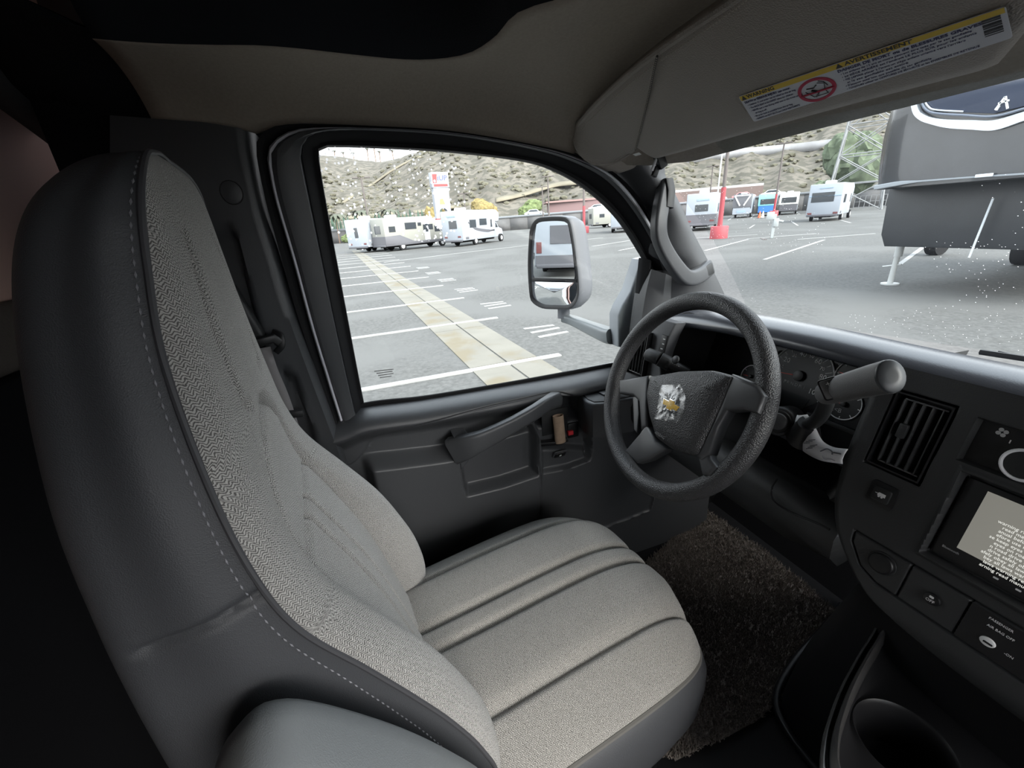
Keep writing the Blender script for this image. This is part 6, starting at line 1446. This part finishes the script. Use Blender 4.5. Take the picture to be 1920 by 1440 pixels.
cyl('cross_bar', onY((1655, 500), jf[1]), onY((1690, 496), jf[1]), .02, M('jack_grey', (.42, .43, .42), .5), ft, 8)
j2 = onZ((1817, 483), G) ; cyl('pale_rod', onY((1817, 483), 10.6), onY((1862, 372), 10.6), .018, ttr, ft, 8)  # thin slanting rod in the pale trim colour
for yy2 in (16.2, 17.1):
    for xx2 in (-5.95, -3.4): cyl('wheel', (xx2 - .14, yy2, G + .4), (xx2 + .14, yy2, G + .4), .4, tyre, ft, 20)
tw = onZ((1752, 478), G); cyl('wheel', (tw[0] - .15, tw[1], G + .4), (tw[0] + .15, tw[1], G + .4), .4, tyre, ft, 20)

# ---------------------------------------------------------------- door mirror
MCp = onX((1043, 493), -1.32); mn = Vector((.500, -.866, .022)).normalized(); mnp = np.array(mn)
dm_ = empty('door_mirror', onX((1165, 640), -.93)); tag(dm_, 'large grey towing mirror with two glasses on an arm outside the door', 'mirror')
mx_ = Vector((0, 0, 1)).cross(mn).normalized(); MF = plane_frame(MCp, mx_, mn.cross(mx_)); MFi = MF.inverted()
def mp_(q, o=0.): r_ = MFi @ onP(q, np.array(MCp) + mnp * o, mnp); return (r_[0], r_[1])
fo_ = [tuple(q) for q in resample([mp_(q) for q in ((992, 450), (995, 426), (1006, 410), (1026, 406), (1057, 406), (1069, 414), (1077, 450), (1085, 511), (1087, 551), (1080, 571), (1067, 580), (1040, 580), (1016, 578), (998, 567), (993, 551), (990, 501))], 64, closed=True)]
mgrey = M('mirror_grey_plastic', (.13, .136, .148), .5, .4); fcn = np.mean(fo_, 0)
def mrow(k, z, dx=0.): return [MF @ Vector((fcn[0] + (x - fcn[0]) * k + dx, fcn[1] + (y - fcn[1]) * k, z)) for x, y in fo_]
loft('housing', [mrow(.90, -.004), mrow(.95, .002), mrow(1.0, .0), mrow(1.01, -.015, .004), mrow(1.0, -.04, .012), mrow(.93, -.07, .02), mrow(.75, -.09, .024), mrow(.3, -.10, .026)], mgrey, dm_, cu=True, caps=True, smooth=60)
loft('black_bezel', [mrow(.985, .0035), mrow(.93, .003), mrow(.89, -.002)], plast_b, dm_, cu=True)
mirm = M('mirror_glass', (.88, .90, .90), .0, .5, 1.0)
ug = [tuple(q) for q in resample([mp_(q) for q in ((1003, 440), (1006, 420), (1014, 413), (1058, 412), (1065, 420), (1072, 460), (1079, 523), (1000, 520), (1000, 480))], 40, closed=True, smooth=False)]
prism('upper_glass', ug, .0, mirm, dm_, MF, back=.003)
lg = [mp_(q) for q in ((1002, 528), (1079, 529), (1081, 552), (1074, 568), (1062, 575), (1022, 573), (1006, 563), (1002, 548))]; lg = resample(lg, 40, closed=True, smooth=False); lc = lg.mean(0)
v = [MF @ Vector((lc[0] + (x - lc[0]) * k, lc[1] + (y - lc[1]) * k, -.002 + .005 * (1 - k * k))) for k in (1, .85, .7, .55, .4, .25, .1, .01) for x, y in lg]
mesh('lower_glass', v, grid_faces(8, 40, True), mirm, dm_, smooth=180)
br = [mp_(q) for q in ((998, 520), (1082, 523), (1082, 530), (998, 528))]; prism('glass_divider', br, .003, plast_b, dm_, MF, .001)
sP = onX((1152, 630), -.94)
arm_ = resample([onX((1058, 596), -1.33), onX((1075, 601), -1.28), onX((1105, 614), -1.14), onX((1140, 628), -.98), sP], 24)
sweep('arm', arm_, rrect(.026, .022, .014, 5), M('mirror_arm_grey', (.16, .175, .18), .35, .5), dm_, scale=list(np.linspace(.75, 1.1, 24)), smooth=60)
cyl('pivot', onX((1057, 597), -1.33), onX((1057, 580), -1.335), .024, mgrey, dm_, 16)
sail = [tuple(onX(q, -.92)[1:]) for q in ((1209, 483), (1196, 486), (1186, 515), (1176, 545), (1160, 572), (1153, 590), (1153, 648), (1180, 653), (1215, 640), (1215, 490))]
prism('sail_base', sail, .02, M('sail_grey', (.34, .36, .38), .45, .4), dm_, plane_frame((-.92, 0, 0), (0, 1, 0), (0, 0, 1)), .008, 3, back=.03)
# --- outer skin of this vehicle behind the door, seen in the lower mirror glass
sk_ = rbox('wall_outside', (.03, 5.2, 2.7), white, None, tb(-1.215, -3.15, .85), .01, 1); struct(sk_); tag(sk_, 'white outer side of this motorhome behind the cab', 'wall')
dsk = loft('door_skin', [[(-.93, y, z) for y in (-.25, .4, 1.0)] for z in (-.3, .35, .66)], white, door, solid=.01)
# motorhome parked behind, seen in the upper mirror glass
rbh = rv('motorhome', 'white motorhome with black swooshes seen in the upper glass of the door mirror', (-2.6, -22), -90, 8.0, 2.5, 3.3, rvw, None, '', ((-2.4, -1.4, 1.5, 2.2),), [(-.5, .5, 1.5, 2.3, 'p'), (-1.2, 1.2, .5, 1.0, 'p'), (.9, 1.15, 1.1, 1.6, 'l'), (-1.15, -.9, 1.1, 1.6, 'l')], True, 'motorhomes behind the vehicle')
for k in range(7):
    rv('travel_trailer', 'white trailer in the row reflected in the lower mirror glass', (-22 + k * 4.2, -38), 90, 6.5, 2.4, 3.0, rvw, None, '', (), [(-.5, .5, 1.4, 2.1, 'w')], False, 'trailers in the row behind')
for k in range(5): slab('stall_line', [(-6 - 3 * k, -14), (-5.88 - 3 * k, -14), (-5.88 - 3 * k, -8), (-6 - 3 * k, -8)], .01, paint)
slab('stall_line', [(-20, -14.1), (-1.3, -14.1), (-1.3, -13.95), (-20, -13.95)], .01, paint)
# windscreen wiper resting at the base of the glass
wi = empty('wiper', onY((1890, 668), 1.16)); tag(wi, 'thin black wiper blade lying at the base of the windscreen', 'wiper')
tube('blade', [onY((1838, 660), 1.2), onY((1945, 676), 1.2)], .006, plast_b, wi, n=6); tube('arm', [onY((1870, 661), 1.22), onY((1960, 682), 1.24)], .005, plast_b, wi, n=6)
